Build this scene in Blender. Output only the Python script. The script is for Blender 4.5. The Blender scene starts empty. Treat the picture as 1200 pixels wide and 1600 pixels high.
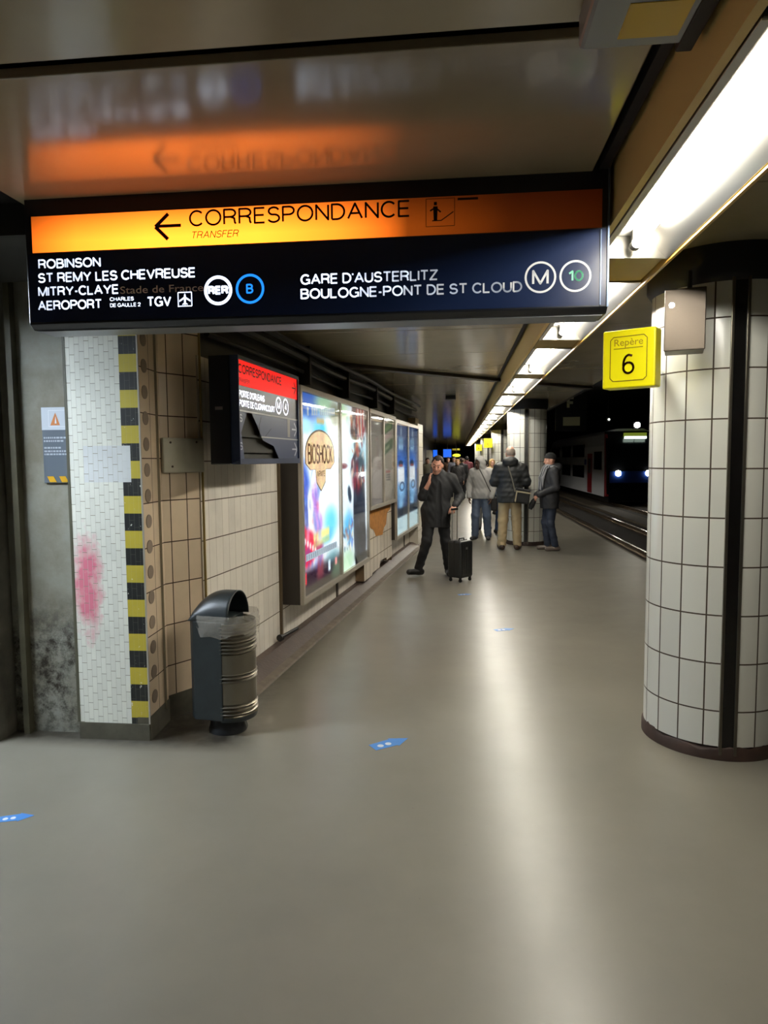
import bpy, bmesh, math, random
import numpy as np
from mathutils import Vector, Matrix

SC = bpy.context.scene
COL = SC.collection
random.seed(7)
rng = np.random.default_rng(7)

# ------------------------------------------------------------------ camera, world, exposure
EYE = 1.65
YAW, PITCH, ROLL = math.radians(6.1), math.radians(4.4), math.radians(0.45)
cam_data = bpy.data.cameras.new('camera')
cam = bpy.data.objects.new('camera', cam_data)
COL.objects.link(cam)
_fw = Vector((-math.sin(YAW)*math.cos(PITCH), math.cos(YAW)*math.cos(PITCH), -math.sin(PITCH)))
_rt = Vector((math.cos(YAW), math.sin(YAW), 0)); _up = _rt.cross(_fw)
_R = _rt*math.cos(ROLL) - _up*math.sin(ROLL); _U = _rt*math.sin(ROLL) + _up*math.cos(ROLL)
_m = Matrix((_R, _U, -_fw)).transposed().to_4x4()
_m.translation = (0, 0, EYE)
cam.matrix_world = _m
cam_data.sensor_fit = 'VERTICAL'; cam_data.sensor_height = 36; cam_data.lens = 1070/1600*36
cam_data.clip_start = 0.05; cam_data.clip_end = 300
SC.camera = cam

world = bpy.data.worlds.new('world'); SC.world = world; world.use_nodes = True
world.node_tree.nodes['Background'].inputs[0].default_value = (1.0, 0.93, 0.82, 1)
world.node_tree.nodes['Background'].inputs[1].default_value = 0.0
SC.view_settings.view_transform = 'Standard'; SC.view_settings.look = 'None'
SC.view_settings.exposure = 0.0; SC.view_settings.gamma = 1; SC.view_settings.use_curve_mapping = False
TUBE = 138.0          # strength of the fluorescent tubes

# ------------------------------------------------------------------ helpers
def lin(c):
    return tuple(((v/255+0.055)/1.055)**2.4 if v/255 > 0.04045 else v/255/12.92 for v in c[:3])
def C4(c): return (*lin(c), 1)

class NT:
    def __init__(s, name):
        s.m = bpy.data.materials.new(name); s.m.use_nodes = True
        s.t = s.m.node_tree; s.b = s.t.nodes['Principled BSDF']; s.out = s.t.nodes['Material Output']
    def n(s, typ, **kw):
        nd = s.t.nodes.new(typ)
        for k, v in kw.items(): setattr(nd, k, v)
        return nd
    def l(s, a, b): s.t.links.new(a, b)
    def val(s, sock, v):
        if isinstance(v, (int, float)): sock.default_value = v
        elif isinstance(v, tuple): sock.default_value = v
        else: s.l(v, sock)
    def math(s, op, a, b=0.0, c=None):
        nd = s.n('ShaderNodeMath', operation=op)
        s.val(nd.inputs[0], a); s.val(nd.inputs[1], b)
        if c is not None: s.val(nd.inputs[2], c)
        return nd.outputs[0]
    def mix(s, f, a, b, typ='MIX'):
        nd = s.n('ShaderNodeMix', data_type='RGBA', blend_type=typ)
        s.val(nd.inputs[0], f); s.val(nd.inputs[6], a); s.val(nd.inputs[7], b)
        return nd.outputs[2]
    def ramp(s, f, stops):
        nd = s.n('ShaderNodeValToRGB'); e = nd.color_ramp.elements
        while len(e) < len(stops): e.new(0.5)
        for el, (p, c) in zip(e, stops): el.position = p; el.color = c
        s.l(f, nd.inputs[0]); return nd.outputs[0]
    def noise(s, scale, detail=4, rough=0.55, vec=None):
        nd = s.n('ShaderNodeTexNoise'); nd.inputs['Scale'].default_value = scale
        nd.inputs['Detail'].default_value = detail; nd.inputs['Roughness'].default_value = rough
        if vec is None:
            vec = s.n('ShaderNodeTexCoord').outputs['Object']
        s.l(vec, nd.inputs['Vector']); return nd.outputs[0]
    def bump(s, h, strength, dist=0.01):
        nd = s.n('ShaderNodeBump'); nd.inputs['Strength'].default_value = strength
        nd.inputs['Distance'].default_value = dist
        s.l(h, nd.inputs['Height']); s.l(nd.outputs[0], s.b.inputs['Normal'])

_mats = {}
def mat(name, col=(128, 128, 128), rough=0.5, metal=0.0, spec=0.5, vary=0.0, vscale=6.0, bump=0.0, bscale=40.0, coat=0.0):
    if name in _mats: return _mats[name]
    t = NT(name); b = t.b
    b.inputs['Base Color'].default_value = C4(col); b.inputs['Roughness'].default_value = rough
    b.inputs['Metallic'].default_value = metal; b.inputs['Specular IOR Level'].default_value = spec
    b.inputs['Coat Weight'].default_value = coat
    if vary:
        c = lin(col); f = t.noise(vscale)
        t.l(t.ramp(f, [(0.3, tuple(v*(1-vary) for v in c)+(1,)), (0.7, tuple(min(1, v*(1+vary)) for v in c)+(1,))]), b.inputs['Base Color'])
    if bump: t.bump(t.noise(bscale, 3), bump)
    _mats[name] = t.m; return t.m

def emit(name, col, strength, rough=0.3, base=(20, 20, 20)):
    if name in _mats: return _mats[name]
    t = NT(name)
    t.b.inputs['Base Color'].default_value = C4(base); t.b.inputs['Roughness'].default_value = rough
    t.b.inputs['Emission Color'].default_value = C4(col); t.b.inputs['Emission Strength'].default_value = strength
    _mats[name] = t.m; return t.m

class MB:
    """collects shapes into one mesh"""
    def __init__(s): s.v = []; s.f = []; s.mi = []; s.uv = []
    def add(s, vs, fs, mi=0, uvs=None):
        o = len(s.v); s.v += [tuple(v) for v in vs]
        for k, f in enumerate(fs):
            s.f.append([o+i for i in f]); s.mi.append(mi)
            s.uv.append(uvs[k] if uvs else [(0, 0)]*len(f))
        return s
    def box(s, a, b, mi=0, M=None):
        x0, y0, z0 = a; x1, y1, z1 = b
        vs = [Vector(p) for p in ((x0,y0,z0),(x1,y0,z0),(x1,y1,z0),(x0,y1,z0),(x0,y0,z1),(x1,y0,z1),(x1,y1,z1),(x0,y1,z1))]
        if M is not None: vs = [M @ v for v in vs]
        return s.add(vs, [(3,2,1,0),(4,5,6,7),(0,1,5,4),(1,2,6,5),(2,3,7,6),(3,0,4,7)], mi)
    def quad(s, p, uv=None, mi=0): return s.add(p, [tuple(range(len(p)))], mi, [uv] if uv else None)
    def prism(s, poly, axis_from, axis_to, mi=0, caps=True):
        """poly: list of 3D points, extruded by vector axis_to-axis_from"""
        d = Vector(axis_to)-Vector(axis_from); n = len(poly)
        a = [Vector(p) for p in poly]; b = [p+d for p in a]
        fs = [(i, (i+1) % n, n+(i+1) % n, n+i) for i in range(n)]
        if caps: fs += [tuple(range(n-1, -1, -1)), tuple(range(n, 2*n))]
        return s.add(a+b, fs, mi)
    def tube(s, pts, r, n=10, mi=0, caps=True):
        pts = [Vector(p) for p in pts]; rs = r if isinstance(r, (list, tuple)) else [r]*len(pts)
        vs = []; up = None
        for i, p in enumerate(pts):
            d = (pts[min(i+1, len(pts)-1)]-pts[max(i-1, 0)]).normalized()
            if up is None or abs(up.dot(d)) > .98: up = Vector((0, 0, 1)) if abs(d.z) < .9 else Vector((1, 0, 0))
            x = d.cross(up).normalized(); y = x.cross(d).normalized(); up = y
            vs += [p+(x*math.cos(2*math.pi*k/n)+y*math.sin(2*math.pi*k/n))*rs[i] for k in range(n)]
        fs = [(i*n+k, i*n+(k+1) % n, (i+1)*n+(k+1) % n, (i+1)*n+k) for i in range(len(pts)-1) for k in range(n)]
        if caps: fs += [tuple(range(n-1, -1, -1)), tuple((len(pts)-1)*n+k for k in range(n))]
        return s.add(vs, fs, mi)
    def lathe(s, prof, c=(0, 0, 0), n=48, mi=0, a0=0, a1=2*math.pi, uvr=None):
        """prof: (r,z) list around the vertical axis through c; uv in metres when uvr is set"""
        full = abs(a1-a0-2*math.pi) < 1e-6; m = n if full else n+1
        vs = []
        for r, z in prof:
            for k in range(m):
                a = a0+(a1-a0)*k/n
                vs.append((c[0]+r*math.cos(a), c[1]+r*math.sin(a), c[2]+z))
        fs = []; uvs = []
        for i in range(len(prof)-1):
            for k in range(n):
                fs.append((i*m+k, i*m+(k+1) % m, (i+1)*m+(k+1) % m, (i+1)*m+k))
                if uvr:
                    u0 = (a0+(a1-a0)*k/n)*uvr; u1 = (a0+(a1-a0)*(k+1)/n)*uvr
                    uvs.append([(u0, prof[i][1]), (u1, prof[i][1]), (u1, prof[i+1][1]), (u0, prof[i+1][1])])
        return s.add(vs, fs, mi, uvs or None)
    def sphere(s, c, r, n=12, mi=0):
        r = r if isinstance(r, (tuple, list)) else (r, r, r)
        vs = []; 
        for i in range(n+1):
            t = math.pi*i/n
            for k in range(2*n):
                a = math.pi*k/n
                vs.append((c[0]+r[0]*math.sin(t)*math.cos(a), c[1]+r[1]*math.sin(t)*math.sin(a), c[2]-r[2]*math.cos(t)))
        fs = [(i*2*n+k, i*2*n+(k+1) % (2*n), (i+1)*2*n+(k+1) % (2*n), (i+1)*2*n+k) for i in range(n) for k in range(2*n)]
        return s.add(vs, fs, mi)
    def build(s, name, mats, parent=None, smooth=False, bevel=0, loc=None, kind=None, subsurf=0):
        me = bpy.data.meshes.new(name); me.from_pydata(s.v, [], s.f)
        for m in (mats if isinstance(mats, (list, tuple)) else [mats]): me.materials.append(m)
        me.polygons.foreach_set('material_index', s.mi)
        ul = me.uv_layers.new(name='UVMap'); flat = [c for f in s.uv for p in f for c in p]
        ul.data.foreach_set('uv', flat)
        bm = bmesh.new(); bm.from_mesh(me)
        bmesh.ops.remove_doubles(bm, verts=bm.verts, dist=1e-6)
        bmesh.ops.recalc_face_normals(bm, faces=bm.faces); bm.to_mesh(me); bm.free()
        if smooth:
            me.polygons.foreach_set('use_smooth', [True]*len(me.polygons))
            me.set_sharp_from_angle(angle=math.radians(40))
        o = bpy.data.objects.new(name, me); COL.objects.link(o)
        if parent is not None: o.parent = parent
        if loc: o.location = loc
        if kind: o['kind'] = kind
        if bevel:
            md = o.modifiers.new('bevel', 'BEVEL'); md.width = bevel; md.segments = 2; md.limit_method = 'ANGLE'
            md.harden_normals = False
        if subsurf:
            md = o.modifiers.new('sub', 'SUBSURF'); md.levels = md.render_levels = subsurf
        return o

def thing(name, label, cat, loc=(0, 0, 0), rz=0.0, group=None):
    o = bpy.data.objects.new(name, None); o.empty_display_size = 0.1; COL.objects.link(o)
    o.location = loc; o.rotation_euler = (0, 0, rz); o['kind'] = 'thing'
    return tag(o, label, cat, group)
def tag(o, label, cat, group=None):
    o['label'] = label; o['category'] = cat; o['kind'] = 'thing'
    if group: o['group'] = group
    return o
def struct(o): o['kind'] = 'structure'; return o
def copy_tree(o, parent=None):
    c = o.copy(); COL.objects.link(c)
    if parent is not None: c.parent = parent
    for ch in list(o.children): copy_tree(ch, c)
    return c

def frame(origin, xdir, zdir=(0, 0, 1)):
    """matrix whose local x runs along xdir, local y up (zdir) and local z = outward normal"""
    x = Vector(xdir).normalized(); y = Vector(zdir).normalized(); z = x.cross(y)
    m = Matrix((x, y, z)).transposed().to_4x4(); m.translation = origin
    return m
def text(string, M, x0, y0, x1, h, mtl, name, parent, bold=0.0, shear=0.0, lift=0.0015, thick=0.001):
    """lettering fitted between x0 and x1, cap height h, on the plane of matrix M"""
    cu = bpy.data.curves.new(name, 'FONT'); cu.body = string; cu.size = 1; cu.offset = bold; cu.shear = shear
    cu.resolution_u = 3
    ob = bpy.data.objects.new(name, cu); COL.objects.link(ob)
    bpy.context.view_layer.update()
    me = bpy.data.meshes.new_from_object(ob.evaluated_get(bpy.context.evaluated_depsgraph_get()))
    bpy.data.objects.remove(ob)
    n = len(me.vertices); co = np.zeros(n*3); me.vertices.foreach_get('co', co); co = co.reshape(-1, 3)
    lo, hi = co.min(0), co.max(0)
    sx = (x1-x0)/max(1e-6, hi[0]-lo[0])
    caps = 0.729 if any(c.isupper() or c.isdigit() for c in string) else hi[1]
    sy = h/caps
    co[:, 0] = x0+(co[:, 0]-lo[0])*sx; co[:, 1] = y0+co[:, 1]*sy; co[:, 2] = lift
    me.vertices.foreach_set('co', co.ravel()); me.materials.clear(); me.materials.append(mtl)
    me.transform(M)
    o = bpy.data.objects.new(name, me); COL.objects.link(o); o.parent = parent
    return o
def ring(mb, M, cx, cy, r0, r1, lift=0.0015, n=40):
    vs = []
    for k in range(n):
        a = 2*math.pi*k/n
        for r in (r0, r1): vs.append(M @ Vector((cx+r*math.cos(a), cy+r*math.sin(a), lift)))
    mb.add(vs, [(2*k, 2*k+1, (2*k+3) % (2*n), (2*k+2) % (2*n)) for k in range(n)])
def poly(mb, M, pts, lift=0.0015, mi=0): mb.add([M @ Vector((x, y, lift)) for x, y in pts], [tuple(range(len(pts)))], mi)
def stroke(mb, M, pts, w, lift=0.0015):
    for (ax, ay), (bx, by) in zip(pts[:-1], pts[1:]):
        d = Vector((bx-ax, by-ay)); d.normalize(); nx, ny = -d.y*w/2, d.x*w/2
        poly(mb, M, [(ax+nx, ay+ny), (ax-nx, ay-ny), (bx-nx, by-ny), (bx+nx, by+ny)], lift)

def _arc(cx, cy, rx, ry, a0, a1, n=12):
    return [(cx+rx*math.cos(math.radians(a0+(a1-a0)*i/n)), cy+ry*math.sin(math.radians(a0+(a1-a0)*i/n))) for i in range(n+1)]
GLYPH = {   # centre lines of plain grotesque capitals: width, strokes
 'A': (.74, [[(0, 0), (.37, 1), (.74, 0)], [(.13, .35), (.61, .35)]]),
 'B': (.62, [[(0, .53), (.34, .53)]+_arc(.34, .265, .28, .265, 90, -90)+[(0, 0), (0, 1), (.33, 1)]+_arc(.33, .765, .24, .235, 90, -90)]),
 'C': (.70, [_arc(.38, .5, .38, .5, 42, 318, 20)]),
 'D': (.66, [[(0, 0), (0, 1), (.26, 1)]+_arc(.26, .5, .40, .5, 90, -90, 16)+[(0, 0)]]),
 'E': (.54, [[(.54, 1), (0, 1), (0, 0), (.54, 0)], [(0, .52), (.50, .52)]]), 'F': (.52, [[(.52, 1), (0, 1), (0, 0)], [(0, .52), (.46, .52)]]),
 'G': (.74, [_arc(.38, .5, .38, .5, 42, 300, 20)+[(.72, .16), (.72, .46), (.44, .46)], [(.72, .3), (.72, 0)]]),
 'H': (.64, [[(0, 0), (0, 1)], [(.64, 0), (.64, 1)], [(0, .52), (.64, .52)]]), 'I': (.0, [[(0, 0), (0, 1)]]), 'J': (.46, [[(.46, 1), (.46, .26)]+_arc(.23, .24, .23, .24, 0, -180)]),
 'K': (.66, [[(0, 0), (0, 1)], [(.62, 1), (0, .38)], [(.2, .58), (.66, 0)]]), 'L': (.50, [[(0, 1), (0, 0), (.50, 0)]]),
 'M': (.80, [[(0, 0), (0, 1), (.40, 0.02), (.80, 1), (.80, 0)]]), 'N': (.64, [[(0, 0), (0, 1), (.64, 0), (.64, 1)]]),
 'O': (.80, [_arc(.40, .5, .40, .5, 0, 360, 28)]), 'P': (.60, [[(0, 0), (0, 1), (.33, 1)]+_arc(.33, .735, .27, .265, 90, -90)+[(0, .47)]]),
 'Q': (.80, [_arc(.40, .5, .40, .5, 0, 360, 28), [(.48, .24), (.78, -.02)]]),
 'R': (.64, [[(0, 0), (0, 1), (.35, 1)]+_arc(.35, .745, .27, .255, 90, -90)+[(0, .49)], [(.36, .49), (.56, .38), (.58, .12), (.64, 0)]]),
 'S': (.60, [_arc(.30, .75, .27, .25, 15, 250, 14)+_arc(.30, .26, .30, .26, 75, -165, 14)]), 'T': (.62, [[(0, 1), (.62, 1)], [(.31, 1), (.31, 0)]]),
 'U': (.62, [[(0, 1), (0, .32)]+_arc(.31, .32, .31, .32, 180, 360)+[(.62, 1)]]), 'V': (.70, [[(0, 1), (.35, 0), (.70, 1)]]),
 'W': (1.0, [[(0, 1), (.25, 0), (.5, 1), (.75, 0), (1, 1)]]), 'X': (.66, [[(0, 0), (.66, 1)], [(.66, 0), (0, 1)]]), 'Y': (.70, [[(0, 1), (.35, .44), (.70, 1)], [(.35, .44), (.35, 0)]]),
 'Z': (.60, [[(0, 1), (.60, 1), (0, 0), (.60, 0)]]), '-': (.24, [[(0, .40), (.24, .40)]]), "'": (.0, [[(0, .80), (0, 1)]]),
 '0': (.54, [_arc(.27, .5, .27, .5, 0, 360, 24)]), '1': (.24, [[(0, .76), (.24, 1), (.24, 0)]]), '2': (.54, [_arc(.27, .73, .27, .27, 170, -20, 12)+[(0, 0), (.54, 0)]]),
 '4': (.56, [[(.42, 0), (.42, 1), (0, .27), (.56, .27)]]), '6': (.54, [_arc(.27, .29, .27, .29, 90, 450, 22), [(.47, .93)]+_arc(.33, .48, .33, .52, 100, 190, 10)]),
}
def caps(string, M, x0, y0, x1, h, mtl, name, parent, wt=0.14, shear=0.0, lift=0.0015, gap=0.20):
    """sans-serif capitals between x0 and x1 with cap height h on the plane of matrix M"""
    x = 0.0; runs = []
    for ch in string:
        if ch == ' ': x += 0.34; continue
        w, st = GLYPH[ch]; runs += [[(x+p[0], p[1]) for p in q] for q in st]; x += w+gap
    tot = x-gap; th = wt*h; hx = h-th; sx = (x1-x0-th)/max(tot, 1e-6) if tot > 0 else 1; mb = MB()
    for k, q in enumerate(runs):
        P = [(x0+th/2+a*sx+shear*b*h, y0+th/2+b*hx) for a, b in q]
        for i, (a, b) in enumerate(zip(P[:-1], P[1:])):
            stroke(mb, M, [a, b], th, lift)
        for p in P[1:-1]: poly(mb, M, [(p[0]+th/2*math.cos(t_*math.pi/4), p[1]+th/2*math.sin(t_*math.pi/4)) for t_ in range(8)], lift)
    return mb.build(name, mtl, parent)

# ------------------------------------------------------------------ materials of the place
def tile_mat(name, col, w, h, gu, gv, cu_, cv_, offu=0.0, offv=0.0, shift=0.0, rough=0.18, tint=0.06, dirt=0.0, pink=None, stripes=None, patch=None, extra_u=None):
    t = NT(name); uv = t.n('ShaderNodeUVMap'); sp = t.n('ShaderNodeSeparateXYZ'); t.l(uv.outputs[0], sp.inputs[0])
    u, v = sp.outputs[0], sp.outputs[1]
    fv = t.math('DIVIDE', t.math('SUBTRACT', v, offv), h); iv = t.math('FLOOR', fv)
    fu = t.math('DIVIDE', t.math('SUBTRACT', u, offu), w)
    if shift:   # columns are staggered along v instead of rows along u
        iu = t.math('FLOOR', fu); fv = t.math('ADD', fv, t.math('MULTIPLY', iu, shift)); iv = t.math('FLOOR', fv)
    iu = t.math('FLOOR', fu)
    mu = t.math('LESS_THAN', t.math('FRACT', fu), gu/w); mv = t.math('LESS_THAN', t.math('FRACT', fv), gv/h)
    wn = t.n('ShaderNodeTexWhiteNoise', noise_dimensions='2D'); cb = t.n('ShaderNodeCombineXYZ')
    t.l(iu, cb.inputs[0]); t.l(iv, cb.inputs[1]); t.l(cb.outputs[0], wn.inputs['Vector'])
    c = lin(col)
    base = t.ramp(wn.outputs[0], [(0, tuple(x*(1-tint) for x in c)+(1,)), (1, tuple(min(1, x*(1+tint)) for x in c)+(1,))])
    if stripes:
        u0, hs, z0, ca, cb2 = stripes
        m = t.math('GREATER_THAN', u, u0)
        alt = t.math('GREATER_THAN', t.math('FRACT', t.math('DIVIDE', t.math('SUBTRACT', v, z0), 2*hs)), 0.5)
        wear = t.math('MULTIPLY', m, t.math('LESS_THAN', t.noise(30, 5, 0.7), 0.66))
        base = t.mix(wear, base, t.mix(alt, C4(ca), C4(cb2)))
        keep = t.math('SUBTRACT', 1.0, t.math('MULTIPLY', m, 0.85)); mu = t.math('MULTIPLY', mu, keep); mv = t.math('MULTIPLY', mv, keep)
    if pink:
        (pu, pv, ru, rv, pc) = pink
        d = t.math('ADD', t.math('POWER', t.math('DIVIDE', t.math('SUBTRACT', u, pu), ru), 2.0), t.math('POWER', t.math('DIVIDE', t.math('SUBTRACT', v, pv), rv), 2.0))
        nz = t.noise(9, 6, 0.65)
        e = t.math('SUBTRACT', 1.25, t.math('ADD', d, t.math('MULTIPLY', t.math('SUBTRACT', nz, 0.5), 3.4)))
        cl = t.n('ShaderNodeClamp'); t.l(t.math('MULTIPLY', e, 0.8), cl.inputs[0])
        base = t.mix(t.math('MULTIPLY', cl.outputs[0], 0.85), base, C4(pc))
    if patch:
        (a0, a1, b0, b1, pc) = patch
        m = t.math('MULTIPLY', t.math('MULTIPLY', t.math('GREATER_THAN', u, a0), t.math('LESS_THAN', u, a1)), t.math('MULTIPLY', t.math('GREATER_THAN', v, b0), t.math('LESS_THAN', v, b1)))
        base = t.mix(m, base, C4(pc))
    if dirt:
        f = t.noise(3.0, 7, 0.65)
        base = t.mix(t.math('MULTIPLY', t.ramp(f, [(0.48, (0, 0, 0, 1)), (0.75, (1, 1, 1, 1))]), dirt), base, C4((70, 58, 44)))
    x = t.mix(mu, base, C4(cu_)); x = t.mix(mv, x, C4(cv_)); 
    if extra_u is not None:
        e = t.math('LESS_THAN', t.math('ABSOLUTE', t.math('SUBTRACT', u, extra_u)), gu/2); x = t.mix(e, x, C4(cu_))
    t.l(x, t.b.inputs['Base Color'])
    anym = t.math('MAXIMUM', mu, mv)
    t.l(t.math('ADD', rough, t.math('MULTIPLY', anym, 0.6)), t.b.inputs['Roughness'])
    t.bump(t.math('SUBTRACT', 1.0, anym), 0.5, 0.004)
    return t.m

def floor_mat():
    t = NT('floor_paint')
    n1 = t.noise(0.9, 6, 0.6); n2 = t.noise(14, 5, 0.6)
    a = t.ramp(n1, [(0.3, C4((115, 111, 100))), (0.7, C4((129, 124, 112)))])
    b = t.mix(t.math('MULTIPLY', t.ramp(n2, [(0.5, (0, 0, 0, 1)), (0.8, (1, 1, 1, 1))]), 0.12), a, C4((122, 116, 105)))
    # trodden-in grime in the corner by the clad pillar and along the skirting
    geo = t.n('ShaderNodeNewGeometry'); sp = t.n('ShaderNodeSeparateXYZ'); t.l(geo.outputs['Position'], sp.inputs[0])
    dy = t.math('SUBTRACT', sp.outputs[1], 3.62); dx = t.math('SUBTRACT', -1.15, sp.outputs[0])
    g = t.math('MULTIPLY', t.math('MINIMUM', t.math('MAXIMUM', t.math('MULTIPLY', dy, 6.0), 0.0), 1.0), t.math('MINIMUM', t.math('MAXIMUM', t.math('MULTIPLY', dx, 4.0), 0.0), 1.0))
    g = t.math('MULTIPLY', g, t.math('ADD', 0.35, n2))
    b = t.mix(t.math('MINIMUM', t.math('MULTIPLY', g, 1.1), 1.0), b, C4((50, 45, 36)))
    sc = t.noise(60, 1, 0.4)
    b = t.mix(t.math('MULTIPLY', t.math('GREATER_THAN', sc, 0.83), 0.45), b, C4((80, 72, 62)))
    t.l(b, t.b.inputs['Base Color'])
    t.l(t.ramp(t.noise(3.2, 5, 0.6), [(0.3, (0.285,)*3+(1,)), (0.7, (0.335,)*3+(1,))]), t.b.inputs['Roughness'])
    t.b.inputs['Specular IOR Level'].default_value = 0.42
    t.bump(t.noise(2.2, 2), 0.05, 0.02)
    return t.m
def ceil_mat():
    t = NT('ceiling_enamel')
    n1 = t.noise(1.3, 5, 0.6)
    a = t.ramp(n1, [(0.3, C4((158, 147, 118))), (0.7, C4((174, 162, 132)))])
    sp = t.noise(60, 2, 0.5)
    a = t.mix(t.math('MULTIPLY', t.math('GREATER_THAN', sp, 0.82), 0.8), a, C4((40, 35, 28)))
    t.l(a, t.b.inputs['Base Color'])
    t.b.inputs['Roughness'].default_value = 0.15; t.b.inputs['Specular IOR Level'].default_value = 0.85
    t.bump(t.noise(4, 3), 0.035, 0.02)
    return t.m
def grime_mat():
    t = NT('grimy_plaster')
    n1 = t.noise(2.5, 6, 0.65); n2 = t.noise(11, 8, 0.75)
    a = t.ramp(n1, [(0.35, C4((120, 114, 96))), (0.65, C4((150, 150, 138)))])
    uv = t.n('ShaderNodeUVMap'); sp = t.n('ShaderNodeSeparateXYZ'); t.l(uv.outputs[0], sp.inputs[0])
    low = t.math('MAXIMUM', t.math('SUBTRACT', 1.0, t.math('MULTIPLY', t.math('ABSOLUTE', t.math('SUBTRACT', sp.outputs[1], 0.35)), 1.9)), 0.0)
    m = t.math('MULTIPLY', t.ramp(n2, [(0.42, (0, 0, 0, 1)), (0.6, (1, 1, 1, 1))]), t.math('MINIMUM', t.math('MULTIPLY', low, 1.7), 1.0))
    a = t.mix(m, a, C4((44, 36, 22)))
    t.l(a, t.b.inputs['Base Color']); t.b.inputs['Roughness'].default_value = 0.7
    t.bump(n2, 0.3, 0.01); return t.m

FLOOR = floor_mat(); CEIL = ceil_mat(); GRIME = grime_mat()
JOINT = mat('joint_black', (22, 20, 18), 0.7)
PILLAR_TILE = tile_mat('pillar_tile', (222, 222, 212), 0.135, 0.263, 0.008, 0.008, (70, 58, 44), (70, 58, 44), offu=-0.37*1.665-0.128, offv=0.004, rough=0.2)
WALL_TILE = tile_mat('wall_tile', (236, 228, 214), 0.107, 0.263, 0.004, 0.007, (168, 154, 134), (78, 62, 42), offv=0.065, rough=0.22, dirt=0.15)
BEIGE_TILE = tile_mat('beige_tile', (216, 194, 164), 0.126, 0.263, 0.007, 0.007, (64, 44, 28), (64, 44, 28), offu=0.055, offv=0.085, rough=0.3, dirt=0.12)
DOT_TILE = tile_mat('dot_tile', (216, 194, 164), 0.16, 0.263, 0.005, 0.006, (64, 44, 28), (64, 44, 28), offu=0.0, offv=0.085, rough=0.35, dirt=0.12)
BRICKETTE = tile_mat('brickette', (232, 232, 218), 0.0295, 0.10, 0.0018, 0.003, (196, 194, 178), (150, 142, 122), shift=0.41, rough=0.45, tint=0.05, dirt=0.12,
                     pink=(0.085, 0.93, 0.095, 0.32, (222, 88, 124)), stripes=(0.325, 0.101, 0.137, (196, 178, 62), (34, 36, 34)), patch=(0.09, 0.375, 1.53, 1.74, (222, 224, 220)))
BASE_DARK = mat('base_dark', (62, 50, 40), 0.6, vary=0.3, vscale=9)
SKIRT = mat('skirting_brown', (68, 54, 46), 0.5, vary=0.25, vscale=7, bump=0.2)
DARK = mat('dark_paint', (26, 25, 22), 0.55)
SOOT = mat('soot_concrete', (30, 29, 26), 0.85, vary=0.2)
STEEL = mat('brushed_steel', (78, 71, 63), 0.38, 0.85, bump=0.03, bscale=120)
ALU = mat('aluminium_frame', (190, 182, 168), 0.38, 0.45)
FASCIA = mat('fascia_ochre', (236, 202, 128), 0.42, spec=0.4)
TRIM_Y = mat('trim_yellow', (190, 150, 62), 0.45)
REFL = mat('reflector_metal', (150, 147, 140), 0.28, 1.0)
REFW = mat('reflector_white', (220, 216, 206), 0.4)
YEL = mat('sign_yellow', (255, 240, 10), 0.35, vary=0.03)
NAVY = mat('sign_navy', (22, 36, 68), 0.25, spec=0.4)
NAVY2 = mat('sign_navy_case', (9, 11, 18), 0.4)
BLACKM = mat('black_satin', (16, 16, 17), 0.4)
INK = mat('ink_black', (34, 8, 4), 0.5)
INKY = mat('ink_on_yellow', (92, 60, 10), 0.5)

def glass_mat(name='pane_glass', tint=(255, 255, 255)):
    if name in _mats: return _mats[name]
    t = NT(name); t.t.nodes.remove(t.b)
    tr = t.n('ShaderNodeBsdfTransparent'); tr.inputs[0].default_value = C4(tint)
    gl = t.n('ShaderNodeBsdfGlossy'); gl.inputs['Roughness'].default_value = 0.04
    lw = t.n('ShaderNodeLayerWeight'); fc = t.math('ADD', 0.035, t.math('MULTIPLY', 0.9, t.math('POWER', lw.outputs['Facing'], 5.0)))
    mx = t.n('ShaderNodeMixShader'); t.l(fc, mx.inputs[0]); t.l(tr.outputs[0], mx.inputs[1]); t.l(gl.outputs[0], mx.inputs[2])
    t.l(mx.outputs[0], t.out.inputs[0]); _mats[name] = t.m; return t.m
GLASS = glass_mat()

# ------------------------------------------------------------------ the setting
CEIL_Z = 2.75
o = struct(MB().box((-6, -9, -1.2), (2.95, 62, 0)).build('floor', FLOOR))
# platform nosing
struct(MB().box((2.90, -9, -0.12), (3.0, 62, -0.002)).build('trim_1', mat('nosing', (110, 104, 92), 0.6)))
struct(MB().box((2.95, -9, -1.30), (15, 75, -1.06)).build('track_bed', mat('ballast', (40, 33, 25), 0.9, vary=0.5, vscale=30, bump=0.8, bscale=25)))
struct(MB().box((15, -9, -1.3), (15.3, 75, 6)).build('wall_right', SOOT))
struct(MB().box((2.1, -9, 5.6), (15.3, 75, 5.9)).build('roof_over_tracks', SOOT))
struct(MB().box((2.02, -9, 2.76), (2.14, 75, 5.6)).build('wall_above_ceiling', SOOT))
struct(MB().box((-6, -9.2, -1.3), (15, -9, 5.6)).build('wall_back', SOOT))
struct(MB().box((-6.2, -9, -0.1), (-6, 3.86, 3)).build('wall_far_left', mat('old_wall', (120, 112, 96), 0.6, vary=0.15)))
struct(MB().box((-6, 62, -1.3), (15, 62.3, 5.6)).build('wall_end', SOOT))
struct(MB().box((-6, -9, 2.80), (2.1, 62, 2.95)).build('ceiling', JOINT))

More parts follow.
